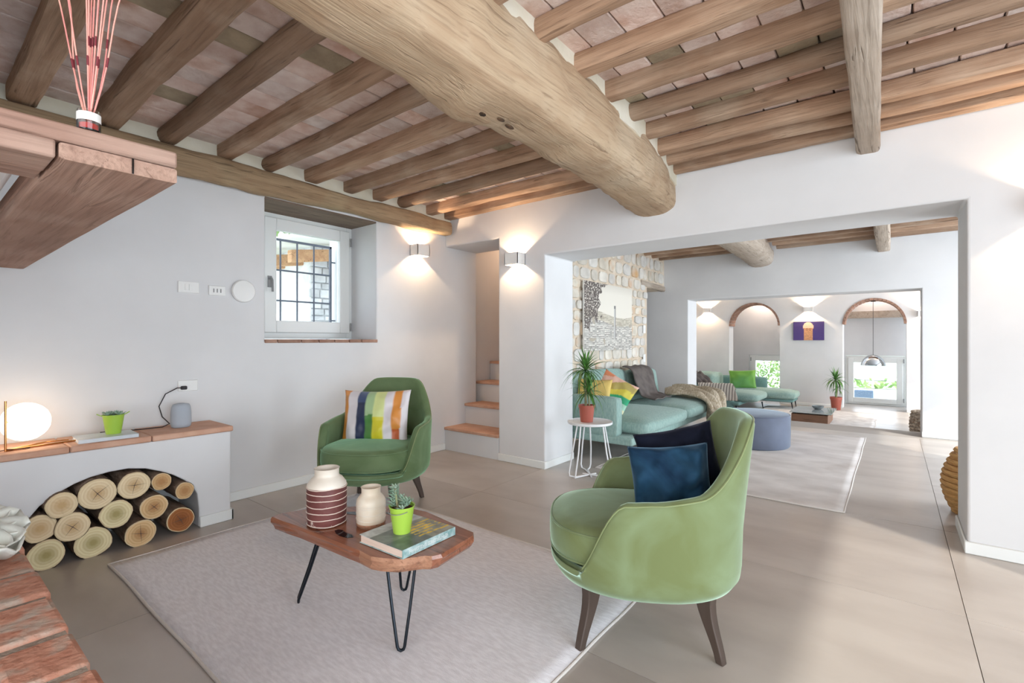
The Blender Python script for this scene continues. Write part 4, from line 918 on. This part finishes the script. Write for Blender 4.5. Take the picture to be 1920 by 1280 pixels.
for z in (.088, .097, .06, .035): MB().tube([(.0645*cos(2*pi*i/50), .0645*sin(2*pi*i/50), z+.002*sin(i*.25)) for i in range(50)], .0011, 5, closed=True).build('groove', 'ceramic', vb, True)
# big book
def cov(u, v):
    a = mnoise.noise(Vector((u*6, v*6, 0)))*.5+mnoise.noise(Vector((u*18, v*14, 3)))*.3; base = np.array(s2l(120, 130, 126)[:3]); 
    if v > .75: base = np.array(s2l(190, 196, 196)[:3])
    elif u > .45 and .12 < v < .62 and abs(math.sin(v*34+u*3)) > .8-a: base = np.array(s2l(226, 190, 50)[:3])
    elif u > .55: base = np.array(s2l(150, 152, 140)[:3])
    elif v < .35: base = np.array(s2l(96, 112, 112)[:3])
    return tuple(np.clip(base*(1+a*.9), 0, 1))+(1,)
bk2 = book('photo_book', (-1.595, 1.325, .372), radians(92), .29, .26, .034, 'thick hardback photo book lying flat on the coffee table under the bucket', 'book', None, 'page', cov, 50)
# pale lettering strokes along the spine
bkq = random.Random(6); X0 = -.11
while X0 < .10:
    w_ = bkq.uniform(.004, .009); mb = MB(); 
    for s in range(3):
        if bkq.random() < .6: mb.box(X0, X0+w_, -.1327, -.1321, .010+s*.006, .0115+s*.006)
    mb.box(X0, X0+.0012, -.1327, -.1321, .010, .0225)
    mb.build('lettering', 'switch', bk2); X0 += w_+.0025
# the front cover edge nearest us belongs to the spine side
pb2 = bucket((-1.605, 1.30, .406), .98, 'lime green bucket with a tall pale succulent standing on the photo book')
q = random.Random(8)
for k in range(26):
    a = q.uniform(0, 6.28); r = q.uniform(.0, .04); h = .10+q.uniform(0, .035)
    if k < 12: r = q.uniform(0, .018); a = q.uniform(2.4, 4.2); h = .10+k*.0075
    rosette(pb2, (r*cos(a)*1.1+(-.02 if k < 12 else .012), r*sin(a)*1.1+(-.016 if k < 12 else .01), h), .036, 8, k, .6)
MB().tube([(-.012, -.012, .095), (-.02, -.02, .18)], .005, 6).build('stem', 'stem', pb2, True)
MB().tube([(.052*sin(t), -.052*cos(t)-.004, .098-.012*cos(t)) for t in np.linspace(-1.4, 1.4, 16)], .0016, 5).build('wire_handle', 'grey_plastic', pb2, True)
# ================================================================ side table + dracaena
stb = empty('side_table', (-2.12, 3.815, 0), 0, 'small round white metal side table on bent wire legs under the potted plant', 'side table')
MB().lathe([(0, .462), (.19, .462), (.197, .466), (.198, .484), (.194, .486), (.188, .478), (0, .476)], n=48, cap=False).build('top', 'white_metal', stb, True)
for k, a in enumerate((radians(10), radians(130), radians(250))):
    d = Vector((cos(a), sin(a), 0)); s_ = Vector((-d.y, d.x, 0))
    lo = d*.20; e1 = s_*.045
    MB().tube([d*.125+e1*.5+Vector((0, 0, .462)), d*.165+e1*.9+Vector((0, 0, .22)), lo+e1+Vector((0, 0, .05)), lo+e1*.8+Vector((0, 0, .018)), lo*.8+Vector((0, 0, .009))+e1*.2, Vector((0, 0, .009)), -lo*.35+Vector((0, 0, .009))], .0068, 8).build('leg', 'white_metal', stb, True)
    MB().tube([d*.125-e1*.5+Vector((0, 0, .462)), d*.165-e1*.9+Vector((0, 0, .22)), lo-e1+Vector((0, 0, .05)), lo-e1*.8+Vector((0, 0, .018)), lo*.8+Vector((0, 0, .009))-e1*.2, Vector((0, 0, .009)), -lo*.35+Vector((0, 0, .009))], .0068, 8).build('leg', 'white_metal', stb, True)
def leafmesh(l, w_, droop):
    V = []; F = []; n = 7
    for i in range(n+1):
        t = i/n; x = l*t*(1-.25*droop*t); z = l*(.15*t-droop*.75*t*t); wd = w_*(sin(pi*min(1, t*.9+.12))**.7)*(1-t**4)+.0003
        V += [(x, -wd, z+wd*.35), (x, 0, z), (x, wd, z+wd*.35)]
    for i in range(n):
        for k in range(2): F.append((i*3+k, i*3+k+1, (i+1)*3+k+1, (i+1)*3+k))
    me = bpy.data.meshes.new('leaf'); me.from_pydata(V, [], F); me.materials.append(M['leaf']); me.polygons.foreach_set('use_smooth', [True]*len(F)); return me
LMS = [leafmesh(1, .034, d) for d in (.1, .45, .9, 1.2)]
def crown(parent, c, n, l, seed, wide=1.0, emin=-.5):
    q = random.Random(seed)
    for k in range(n):
        t = k/n; a = k*2.4+q.uniform(-.3, .3); el = (1.35-(1.35-emin)*t)+q.uniform(-.15, .15)
        o = bpy.data.objects.new('leaf', LMS[min(3, int(t*3.2+q.random()*.8))]); C.objects.link(o); o.parent = parent
        s = l*q.uniform(.75, 1.1)*(.75+.3*t); o.location = (c[0], c[1], c[2]-.03*t); o.rotation_euler = (q.uniform(-.2, .2), -el, a); o.scale = (s, s*wide, s)
dp = empty('potted_dracaena', (-2.145, 3.80, .478), 0, 'spiky potted dracaena in a brown-red plastic pot on the white side table', 'plant')
MB().lathe([(0, 0), (.054, 0), (.068, .125), (.073, .125), (.074, .150), (.069, .150), (.066, .13), (0, .13)], n=32, cap=False).build('pot', 'terrapot', dp, True, 50)
MB().lathe([(0, .136), (.066, .136)], n=24, cap=False).build('soil', 'soil', dp)
MB().tube([(-.008, 0, .13), (-.012, .0, .28), (-.01, 0, .44)], [.012, .010, .008], 8).build('stem', 'stem', dp, True)
MB().tube([(.02, .01, .13), (.018, .01, .26)], [.008, .006], 8).build('stem', 'stem', dp, True)
crown(dp, (-.01, 0, .47), 62, .30, 1, emin=-.35); crown(dp, (.012, .01, .27), 44, .26, 2, emin=-.1)
# ================================================================ sofa of the middle room
so = empty('mint_sofa', (-2.4, 5.7, 0), 0, 'long mint green sofa against the stone wall in the middle room', 'sofa')
FS = lambda o: local(so, o)
FS(rbox('base', -2.97, -1.985, 4.40, 7.10, .17, .25, 'sofa', so, .02))
FS(puff('arm', -2.97, -2.15, 4.40, 4.545, .235, .628, 'sofa', so, r=.03, bulge=.004, n=8))
FS(puff('seat_cushion', -2.80, -1.90, 4.56, 5.80, .25, .40, 'sofa', so, r=.06, bulge=.035))
FS(puff('seat_cushion', -2.80, -1.90, 5.82, 7.10, .25, .40, 'sofa', so, r=.06, bulge=.035))
FS(puff('backrest', -2.962, -2.88, 4.42, 7.10, .235, .70, 'sofa_dark', so, r=.03, bulge=.004, n=8))
def lean(o, piv, ang, axis='Y'):
    o.data.transform(Matrix.Translation(piv) @ Matrix.Rotation(radians(ang), 4, axis) @ Matrix.Translation(-Vector(piv))); return o
FS(lean(puff('back_cushion', -2.86, -2.70, 4.57, 5.98, .41, .84, 'sofa', so, r=.06, bulge=.03), (-2.7, 5, .41), -10))
FS(lean(puff('back_cushion', -2.86, -2.70, 6.0, 7.0, .41, .80, 'sofa', so, r=.06, bulge=.03), (-2.7, 6, .41), -10))
for x, y in ((-2.04, 4.48), (-2.10, 5.64), (-2.10, 5.88), (-2.04, 7.02), (-2.88, 4.48), (-2.88, 5.76), (-2.88, 7.02)):
    FS(MB().tube([(x, y, .175), (x+.012, y-.01, 0)], [.017, .007], 10).build('leg', 'black_metal', so, True))
o = pillow('yellow_cushion', .40, .38, .12, 'yellow_fab', seed=2); tag(o, 'plain soft yellow cushion against the near arm of the mint sofa', 'cushion')
frame(o, (-2.55, 4.66, .60), (1, .1, .0), (.0, .30, 1))
def patch(c):
    u = c.x/.42+.5+.1*mnoise.noise(c*9); v = c.z/.40+.5+.1*mnoise.noise(c*7+Vector((3, 1, 2)))
    cols = [s2l(236, 150, 110), s2l(240, 196, 178), s2l(186, 168, 96), s2l(222, 208, 84), s2l(56, 172, 124), s2l(178, 218, 196), s2l(232, 226, 188), s2l(238, 178, 160)]
    return cols[int(max(0, min(.999, (1-v)*.75+u*.25))*8)]
o = pillow('patchwork_cushion', .42, .40, .12, 'print', seed=6, n=40); colour(o, patch); tag(o, 'multicoloured orange, yellow and green cushion tilted on the mint sofa', 'cushion')
frame(o, (-2.38, 4.79, .62), (1, .05, -.5), (.42, .30, 1))
o = drape('grey_throw', [(-2.80, 6.2, .84), (-2.68, 6.19, .80), (-2.60, 6.16, .66), (-2.52, 6.12, .50), (-2.40, 6.08, .462), (-2.30, 6.05, .455)], [(0, .62, .0)]*3+[(0, .55, 0)]*3, 'throw_grey', rip=.008, seed=3, fr=2)
tag(o, 'charcoal grey throw draped over the back of the mint sofa', 'throw')
o = drape('beige_throw', [(-2.50, 6.85, .432), (-2.32, 6.82, .440), (-2.12, 6.78, .440), (-1.95, 6.70, .425), (-1.87, 6.60, .34), (-1.85, 6.52, .20), (-1.84, 6.48, .08)], [(-.1, .75, .0), (0, .8, 0), (0, .72, 0), (.05, .62, 0), (.05, .55, 0), (.05, .5, 0), (.05, .45, 0)], 'throw_beige', rip=.042, th=.022, seed=8, fr=3.4, nu=44, nv=30)
tag(o, 'chunky beige knitted throw hanging off the far end of the mint sofa', 'throw')
# pouf and baskets
pf = empty('round_pouf', (-1.27, 6.10, .0), 0, 'large round grey-blue velvet pouf on the vintage rug', 'pouf')
MB().lathe([(0, .012), (.36, .012), (.375, .03), (.378, .18), (.376, .35), (.362, .372)], n=72, cap=False).build('body', 'pouf', pf, True)
MB().lathe([(.362, .372), (.33, .380), (.2, .386), (0, .388)], n=72, cap=False).build('top', 'pouf', pf, True)
MB().tube([(.371*cos(t), .371*sin(t), .366) for t in np.linspace(0, 2*pi, 72, endpoint=False)], .005, 6, closed=True).build('piping', 'pouf', pf, True)
def basket(name, loc, r0, r1, h, mat, label, rows=12):
    b = empty(name, loc, 0, label, 'basket'); 
    for k in range(rows):
        t = k/(rows-1); r = r0+(r1-r0)*sin(pi*min(1, t*.85+.1)); MB().tube([((r+.004*(i % 2))*cos(2*pi*i/48), (r+.004*(i % 2))*sin(2*pi*i/48), .012+h*t) for i in range(48)], h/rows*.56, 6, closed=True).build('coil', mat, b, True)
    MB().lathe([(0, .004), (r0*.98, .004)], n=30, cap=False).build('bottom', mat, b); return b
basket('tall_basket', (.475, 4.60, 0), .11, .195, .42, 'wicker', 'tall honey wicker basket half hidden behind the right pier')
basket('seagrass_basket', (.50, 10.75, -.45), .24, .27, .42, 'wicker_dark', 'round brown and white woven basket in the lower room behind wall edge', 9)
# picture on the stone wall (flat print)
pc = empty('townscape_print', (-2.955, 5.83, 1.5), 0, 'unframed sepia print of a hill town and tower on the stone wall', 'picture')
def town(u, v):
    n1 = mnoise.noise(Vector((u*9, v*9, 1))); n2 = mnoise.noise(Vector((u*72, v*46, 5))); sky = np.array(s2l(232, 226, 214)[:3]); c = sky
    hor = .55+.05*sin(u*5+1)
    if v > hor: c = sky*(1-.5*max(0, v-.86)*4*(u > .3)*.5)
    else:
        cell = mnoise.cell(Vector((int(u*26)*1.7, int(v*34)*2.3, 1))); c = np.array(s2l(222, 218, 210)[:3])*(.78+.3*cell)
        if cell > .3 and (v*34) % 1 < .4: c = np.array(s2l(150, 144, 138)[:3])
        c = c*(1+.28*n2)
        if v > hor-.13: c = c*.55+np.array(s2l(200, 188, 160)[:3])*.45
        if n1 > .45: c = np.array(s2l(176, 166, 150)[:3])
    if .585 < u < .625 and .18 < v < .69: c = np.array(s2l(120, 118, 116)[:3]) if u > .61 or v > .64 else np.array(s2l(196, 194, 190)[:3])
    edge = .28+.1*n1+.55*max(0, v-.84)*2
    if u < edge and v > .42+.12*n1-.1*(u < .1) and not (n2 > .22): c = np.array(s2l(96, 86, 82)[:3])*(1+.5*mnoise.noise(Vector((u*60, v*50, 2))))
    return tuple(np.clip(c, 0, 1))+(1,)
v, f = grid(240, 150, lambda u, vv: (0.014, (u-.5)*1.36, (vv-.5)*.86)); o = obj('print_face', v, f, 'print', pc); colour(o, lambda c: town(c.y/1.36+.5, c.z/.86+.5))
MB().box(-.008, .0135, -.68, .68, -.43, .43).build('panel', 'switch', pc)
for z, lb in ((1.37, 'upper white switch plate at the right edge of stone wall'), (.93, 'lower white socket plate at the right edge of stone wall')):
    plate('wall_plate', 7.04, z, .085, .12, lb, 'switch', [('rocker', -.02, .02, -.02, .02, 'switch')], X=-2.985)
# ================================================================ lower room
s3 = empty('corner_sofa', (-3.2, 12.8, -.45), 0, 'mint green sofa with chaise in the far lower room', 'sofa')
F3 = lambda o: local(s3, o); Z = -.45
F3(rbox('base', -4.15, -2.75, 11.85, 13.25, Z+.16, Z+.24, 'sofa_dark', s3, .03)); F3(rbox('chaise_base', -4.15, -1.88, 13.25, 14.0, Z+.16, Z+.22, 'sofa_dark', s3, .03))
F3(puff('arm', -4.1, -2.90, 11.84, 12.04, Z+.08, Z+.58, 'sofa_dark', s3, r=.05, bulge=.01, n=8))
F3(puff('seat_cushion', -3.9, -2.42, 12.05, 13.2, Z+.23, Z+.42, 'sofa', s3, r=.08, bulge=.04))
F3(puff('chaise_cushion', -3.9, -1.84, 13.22, 14.0, Z+.22, Z+.42, 'sofa', s3, r=.08, bulge=.035))
F3(puff('arm', -4.0, -2.60, 14.02, 14.18, Z+.2, Z+.69, 'sofa_dark', s3, r=.05, bulge=.01, n=8))
F3(puff('backrest', -4.2, -3.9, 11.9, 14.1, Z+.2, Z+.80, 'sofa', s3, r=.07, bulge=.03))
F3(puff('back_cushion', -3.9, -3.62, 12.9, 13.9, Z+.42, Z+.78, 'sofa', s3, r=.08, bulge=.04))
for x, y in ((-2.5, 12.95), (-2.85, 11.95), (-1.93, 13.32), (-1.93, 13.85), (-3.9, 11.95)): F3(MB().tube([(x, y, Z+.17), (x+.03, y-.02, Z)], [.016, .008], 8).build('leg', 'black_metal', s3, True))
o = pillow('green_cushion', .64, .50, .16, 'lime_fabric', seed=5); tag(o, 'bright lime green silk cushion on the sofa in the lower room', 'cushion'); frame(o, (-3.05, 13.45, .20), (1, .18, .05), (-.12, .35, 1))
o = drape('ribbed_throw', [(-3.35, 12.45, .0), (-3.35, 12.2, .12), (-3.33, 12.0, .175), (-3.28, 11.88, .16), (-3.2, 11.80, .0), (-3.15, 11.77, -.18)], [(.78, .0, .02)]*6, 'throw_beige', rip=.004, th=.012, seed=1, nu=30, nv=60)
M['ribbed'] = None
def ribs():
    m, nt, b = base_mat('ribbed_wool'); lk = nt.links.new; b.inputs['Roughness'].default_value = .95
    tc = nd(nt, 'ShaderNodeTexCoord'); w_ = nd(nt, 'ShaderNodeTexWave', bands_direction='X'); w_.inputs['Scale'].default_value = 5; w_.inputs['Distortion'].default_value = .6
    lk(tc.outputs['Object'], w_.inputs['Vector']); r = nd(nt, 'ShaderNodeValToRGB'); r.color_ramp.elements[0].color = s2l(120, 108, 100); r.color_ramp.elements[1].color = s2l(224, 216, 204); r.color_ramp.elements[1].position = .5
    lk(w_.outputs['Fac'], r.inputs[0]); lk(r.outputs[0], b.inputs['Base Color']); return m
M['ribbed'] = ribs(); o.data.materials[0] = M['ribbed']; tag(o, 'cream ribbed throw over the arm of the sofa in the lower room', 'throw')
o = drape('grey_blanket', [(-3.95, 12.5, .36), (-3.85, 12.45, .28), (-3.72, 12.4, .14), (-3.6, 12.3, .04), (-3.45, 12.25, .02)], [(.1, .55, 0)]*5, 'throw_lilac' if 'throw_lilac' in M else 'throw_grey', rip=.035, seed=12, fr=2.5, th=.02)
tag(o, 'crumpled lilac grey blanket on the corner of the lower room sofa', 'throw')
lt = empty('low_wooden_table', (-1.27, 11.3, -.45), 0, 'low wooden block coffee table with a glass top in the lower room', 'coffee table')
MB().box(-.30, .30, -.48, .50, .035, .23).build('wood_block', 'sideboard', lt, bevel=.004); MB().box(-.25, .25, -.42, .44, 0.0, .035).build('plinth', 'black_metal', lt)
MB().box(-.33, .36, -.52, .58, .252, .264).build('glass_top', 'glass_top', lt, bevel=.002); MB().box(-.28, -.24, -.4, .4, .23, .252).build('spacer', 'black_metal', lt); MB().box(.24, .28, -.4, .4, .23, .252).build('spacer', 'black_metal', lt)
bw = empty('glass_bowl', (-1.2, 11.5, -.186), 0, 'small glass bowl standing on the low wooden table', 'bowl')
MB().lathe([(0, 0), (.05, 0), (.09, .03), (.11, .07), (.105, .07), (.085, .034), (.045, .006), (0, .006)], n=24, cap=False).build('bowl', 'glass_top', bw, True)
pl = empty('floor_dracaena', (-1.08, 13.9, -.45), 0, 'potted dracaena on the floor between the arches in the lower room', 'plant')
MB().lathe([(0, 0), (.09, 0), (.115, .24), (.125, .24), (.127, .30), (.118, .30), (.112, .25), (0, .25)], n=28, cap=False).build('pot', 'terrapot', pl, True, 50)
MB().lathe([(0, .262), (.112, .262)], n=20, cap=False).build('soil', 'soil', pl)
MB().tube([(0, 0, .26), (.02, 0, .5), (-.01, 0, .72)], [.022, .018, .014], 8).build('stem', 'stem', pl, True)
crown(pl, (-.01, 0, .72), 46, .40, 5, wide=1.5, emin=-.6); crown(pl, (.03, 0, .50), 14, .30, 6, wide=1.4, emin=-.8)
# purple picture
pp = empty('purple_picture', (-1.69, 14.285, 1.44), 0, 'violet picture of a golden carved stone tower between the two arches', 'picture')
def tower(u, v):
    c = np.array(s2l(74, 58, 122)[:3])*(1.15-.25*v); x = abs(u-.49)
    w0 = .145 if v < .62 else (.17 if v < .80 else .15*sqrt(max(0, 1-((v-.80)/.17)**2)))
    if x < w0:
        n = mnoise.noise(Vector((u*30, v*24, 0))); c = np.array(s2l(214, 158, 116)[:3])*(1+.5*n)*(.8 if abs((v*9) % 1-.5) < .1 else 1)
        if .52 < v < .66 and abs((u*22) % 1-.5) < .18 and x < .1: c = np.array(s2l(120, 70, 60)[:3])
        if v > .66: c = np.array(s2l(240, 206, 176)[:3])*(1+.25*n)
    return tuple(np.clip(c, 0, 1))+(1,)
v, f = grid(70, 48, lambda u, vv: ((u-.5)*.67, -.014, (vv-.5)*.47)); o = fix(obj('print_face', v, f, 'print', pp)); colour(o, lambda c: tower(c.x/.67+.5, c.z/.47+.5))
MB().box(-.335, .335, -.0135, .01, -.235, .235).build('panel', 'navy', pp)
# pendant
pn = empty('pendant_lamp', (-.384, 14.5, 0), 0, 'chrome dome pendant lamp hanging in the right-hand arch', 'pendant lamp')
MB().lathe([(0, 2.155), (.05, 2.155), (.055, 2.13), (0, 2.125)], n=20, cap=False).build('canopy', 'black_metal', pn, True)
MB().tube([(0, 0, 2.13), (0, 0, .86)], .006, 6).build('cord', 'cable', pn, True)
MB().lathe([(0, .86), (.05, .855), (.13, .82), (.20, .74), (.238, .65), (.245, .60), (.240, .60), (.232, .65), (.195, .735), (.125, .812), (0, .85)], n=40, cap=False).build('shade', 'chrome', pn, True)
# window_2 and glazed door_1
def glazed(name, x0, x1, z0, z1, tf, Y=15.44, hd=None):
    w_ = struct(empty(name, ((x0+x1)/2, Y, z0))); G = lambda o: local(w_, o)
    def rg(mb, a, b, c, d, y0, y1, t): return mb.box(a, a+t, y0, y1, c, d).box(b-t, b, y0, y1, c, d).box(a+t, b-t, y0, y1, c, c+t).box(a+t, b-t, y0, y1, d-t, d)
    G(rg(MB(), x0, x1, z0, z1, Y-.03, Y+.04, .05).build('window_frame', 'white_paint', w_, bevel=.005)); G(rg(MB(), x0+.05, x1-.05, z0+.05, z1-.05, Y-.05, Y+.02, tf).build('sash', 'white_paint', w_, bevel=.006))
    G(MB().box(x0+.05+tf, x1-.05-tf, Y-.004, Y+.004, z0+.05+tf, z1-.05-tf).build('pane', 'pane_glass', w_))
    if hd:
        for z in (z0+.15, z1-.12): G(MB().tube([(hd, Y-.06, z-.05), (hd, Y-.06, z+.05)], .012, 8).build('hinge', 'grey_plastic', w_, True))
    return w_
glazed('window_2', -3.30, -2.1, -.3, .78, .11, hd=-3.26); glazed('door_1', -.985, .23, -.445, .805, .12, hd=.2)
# ================================================================ outside
struct(MB().box(-30, -5, -6, 30, -1.6, -1.2).box(-5.0, 8, 15.9, 60, -1.2, -.62).build('ground_outside', 'out_ground'))
def bush(name, c, r, n, label, cat='shrub', mat='out_green', seed=0, sq=(1, 1, 1)):
    q = random.Random(seed); mb = MB()
    for k in range(n):
        a = q.uniform(0, 6.28); b = math.acos(q.uniform(-1, 1)); rr_ = r*q.uniform(.55, 1); p = Vector((c[0]+rr_*sin(b)*cos(a)*sq[0], c[1]+rr_*sin(b)*sin(a)*sq[1], c[2]+rr_*cos(b)*sq[2]))
        d = Vector((q.uniform(-1, 1), q.uniform(-1, 1), q.uniform(-1, 1))).normalized(); e = d.orthogonal().normalized(); s = r*q.uniform(.05, .11)
        mb.add([p-d*s, p+e*s*.5, p+d*s, p-e*s*.5], [(0, 1, 2, 3)])
    o = mb.build(name, mat); return tag(o, label, cat)
bush('garden_tree', (-9.5, 4.6, 1.2), 1.7, 1600, 'pale green sunlit tree outside the small window', 'tree', seed=1, sq=(1, 1, 1.5))
bush('garden_shrub', (-3.2, 18.2, -.2), .8, 700, 'sunlit shrub outside the lower left window of the far room', seed=2)
bush('garden_hedge', (-.6, 24, -1.4), 2.2, 900, 'pale distant hedge beyond the glazed door', 'hedge', seed=3, sq=(2.6, 1, .5))
hl = MB(); v, f = grid(40, 10, lambda u, vv: (-30+60*u, 34+14*vv, -3+5.2*vv+1.2*mnoise.noise(Vector((u*5, vv*2, 0))))); hl.add(v, f); tag(hl.build('far_hillside', 'out_hill', None, True), kind='structure')
ob = empty('outbuilding', (-6.3, 3.9, 0), 0, 'grey rubble stone outbuilding with timber eaves seen through the small window', 'building')
local(ob, MB().box(-7.4, -6.05, 3.40, 5.2, -1.2, 2.46).build('wall_core', 'out_stone', ob))
q = random.Random(12); z = .9
while z < 2.44:
    hh = q.uniform(.07, .13); y = 3.36
    while y < 4.3:
        ww = q.uniform(.12, .3); local(ob, MB().box(-6.07, -6.02+q.uniform(-.012, .012), y+.006, y+ww-.006, z+.005, z+hh-.005).build('stone', 'out_stone', ob, bevel=.012, seg=1)); y += ww
    z += hh
local(ob, MB().add([(-5.3, 2.75, 2.36), (-5.3, 4.9, 2.62), (-7.2, 2.75, 2.36), (-7.2, 4.9, 2.62), (-5.3, 2.75, 2.40), (-5.3, 4.9, 2.68), (-7.2, 2.75, 2.40), (-7.2, 4.9, 2.68)],
   [(0, 1, 3, 2), (4, 6, 7, 5), (0, 4, 5, 1), (2, 3, 7, 6), (0, 2, 6, 4), (1, 5, 7, 3)]).build('roof_boards', 'white_paint', ob))
for x in (-5.75, -6.3, -6.8): local(ob, timber('rafter', [(x, 2.95, 2.22), (x, 4.9, 2.52)], .05, .075, 'rafter', ob, seed=int(-x*10), e=8, n=12, seg=6, wob=.02))
oc = empty('terrace_chair', (-.66, 16.9, -.62), 0, 'blue-grey woven chair back seen outside through the glazed door', 'chair')
MB().box(-.22, .22, -.03, .03, .05, .42).build('backrest', 'chair_blue', oc, bevel=.06, seg=4); MB().box(-.22, .22, -.03, .42, .02, .08).build('seat', 'chair_blue', oc, bevel=.02)
rl = empty('wire_fence', (-.4, 18.5, -.6), 0, 'thin wire fence crossing the view beyond the glazed door', 'fence')
for z, s_ in ((.35, .03), (.62, .05)): MB().tube([(-3+6*t, .1*t, z-s_*sin(pi*((t*3) % 1))) for t in np.linspace(0, 1, 40)], .008, 5).build('wire', 'iron', rl, True)
for x in (-2.2, .9, 2.5): MB().tube([(x, 0, 0), (x, 0, .7)], .02, 6).build('post', 'iron', rl, True)
# sun aimed at the right-hand doors
sd = Vector((-.857*cos(radians(30)), .515*cos(radians(30)), -sin(radians(30))))
bpy.data.objects['sun'].rotation_euler = sd.to_track_quat('-Z', 'Y').to_euler()
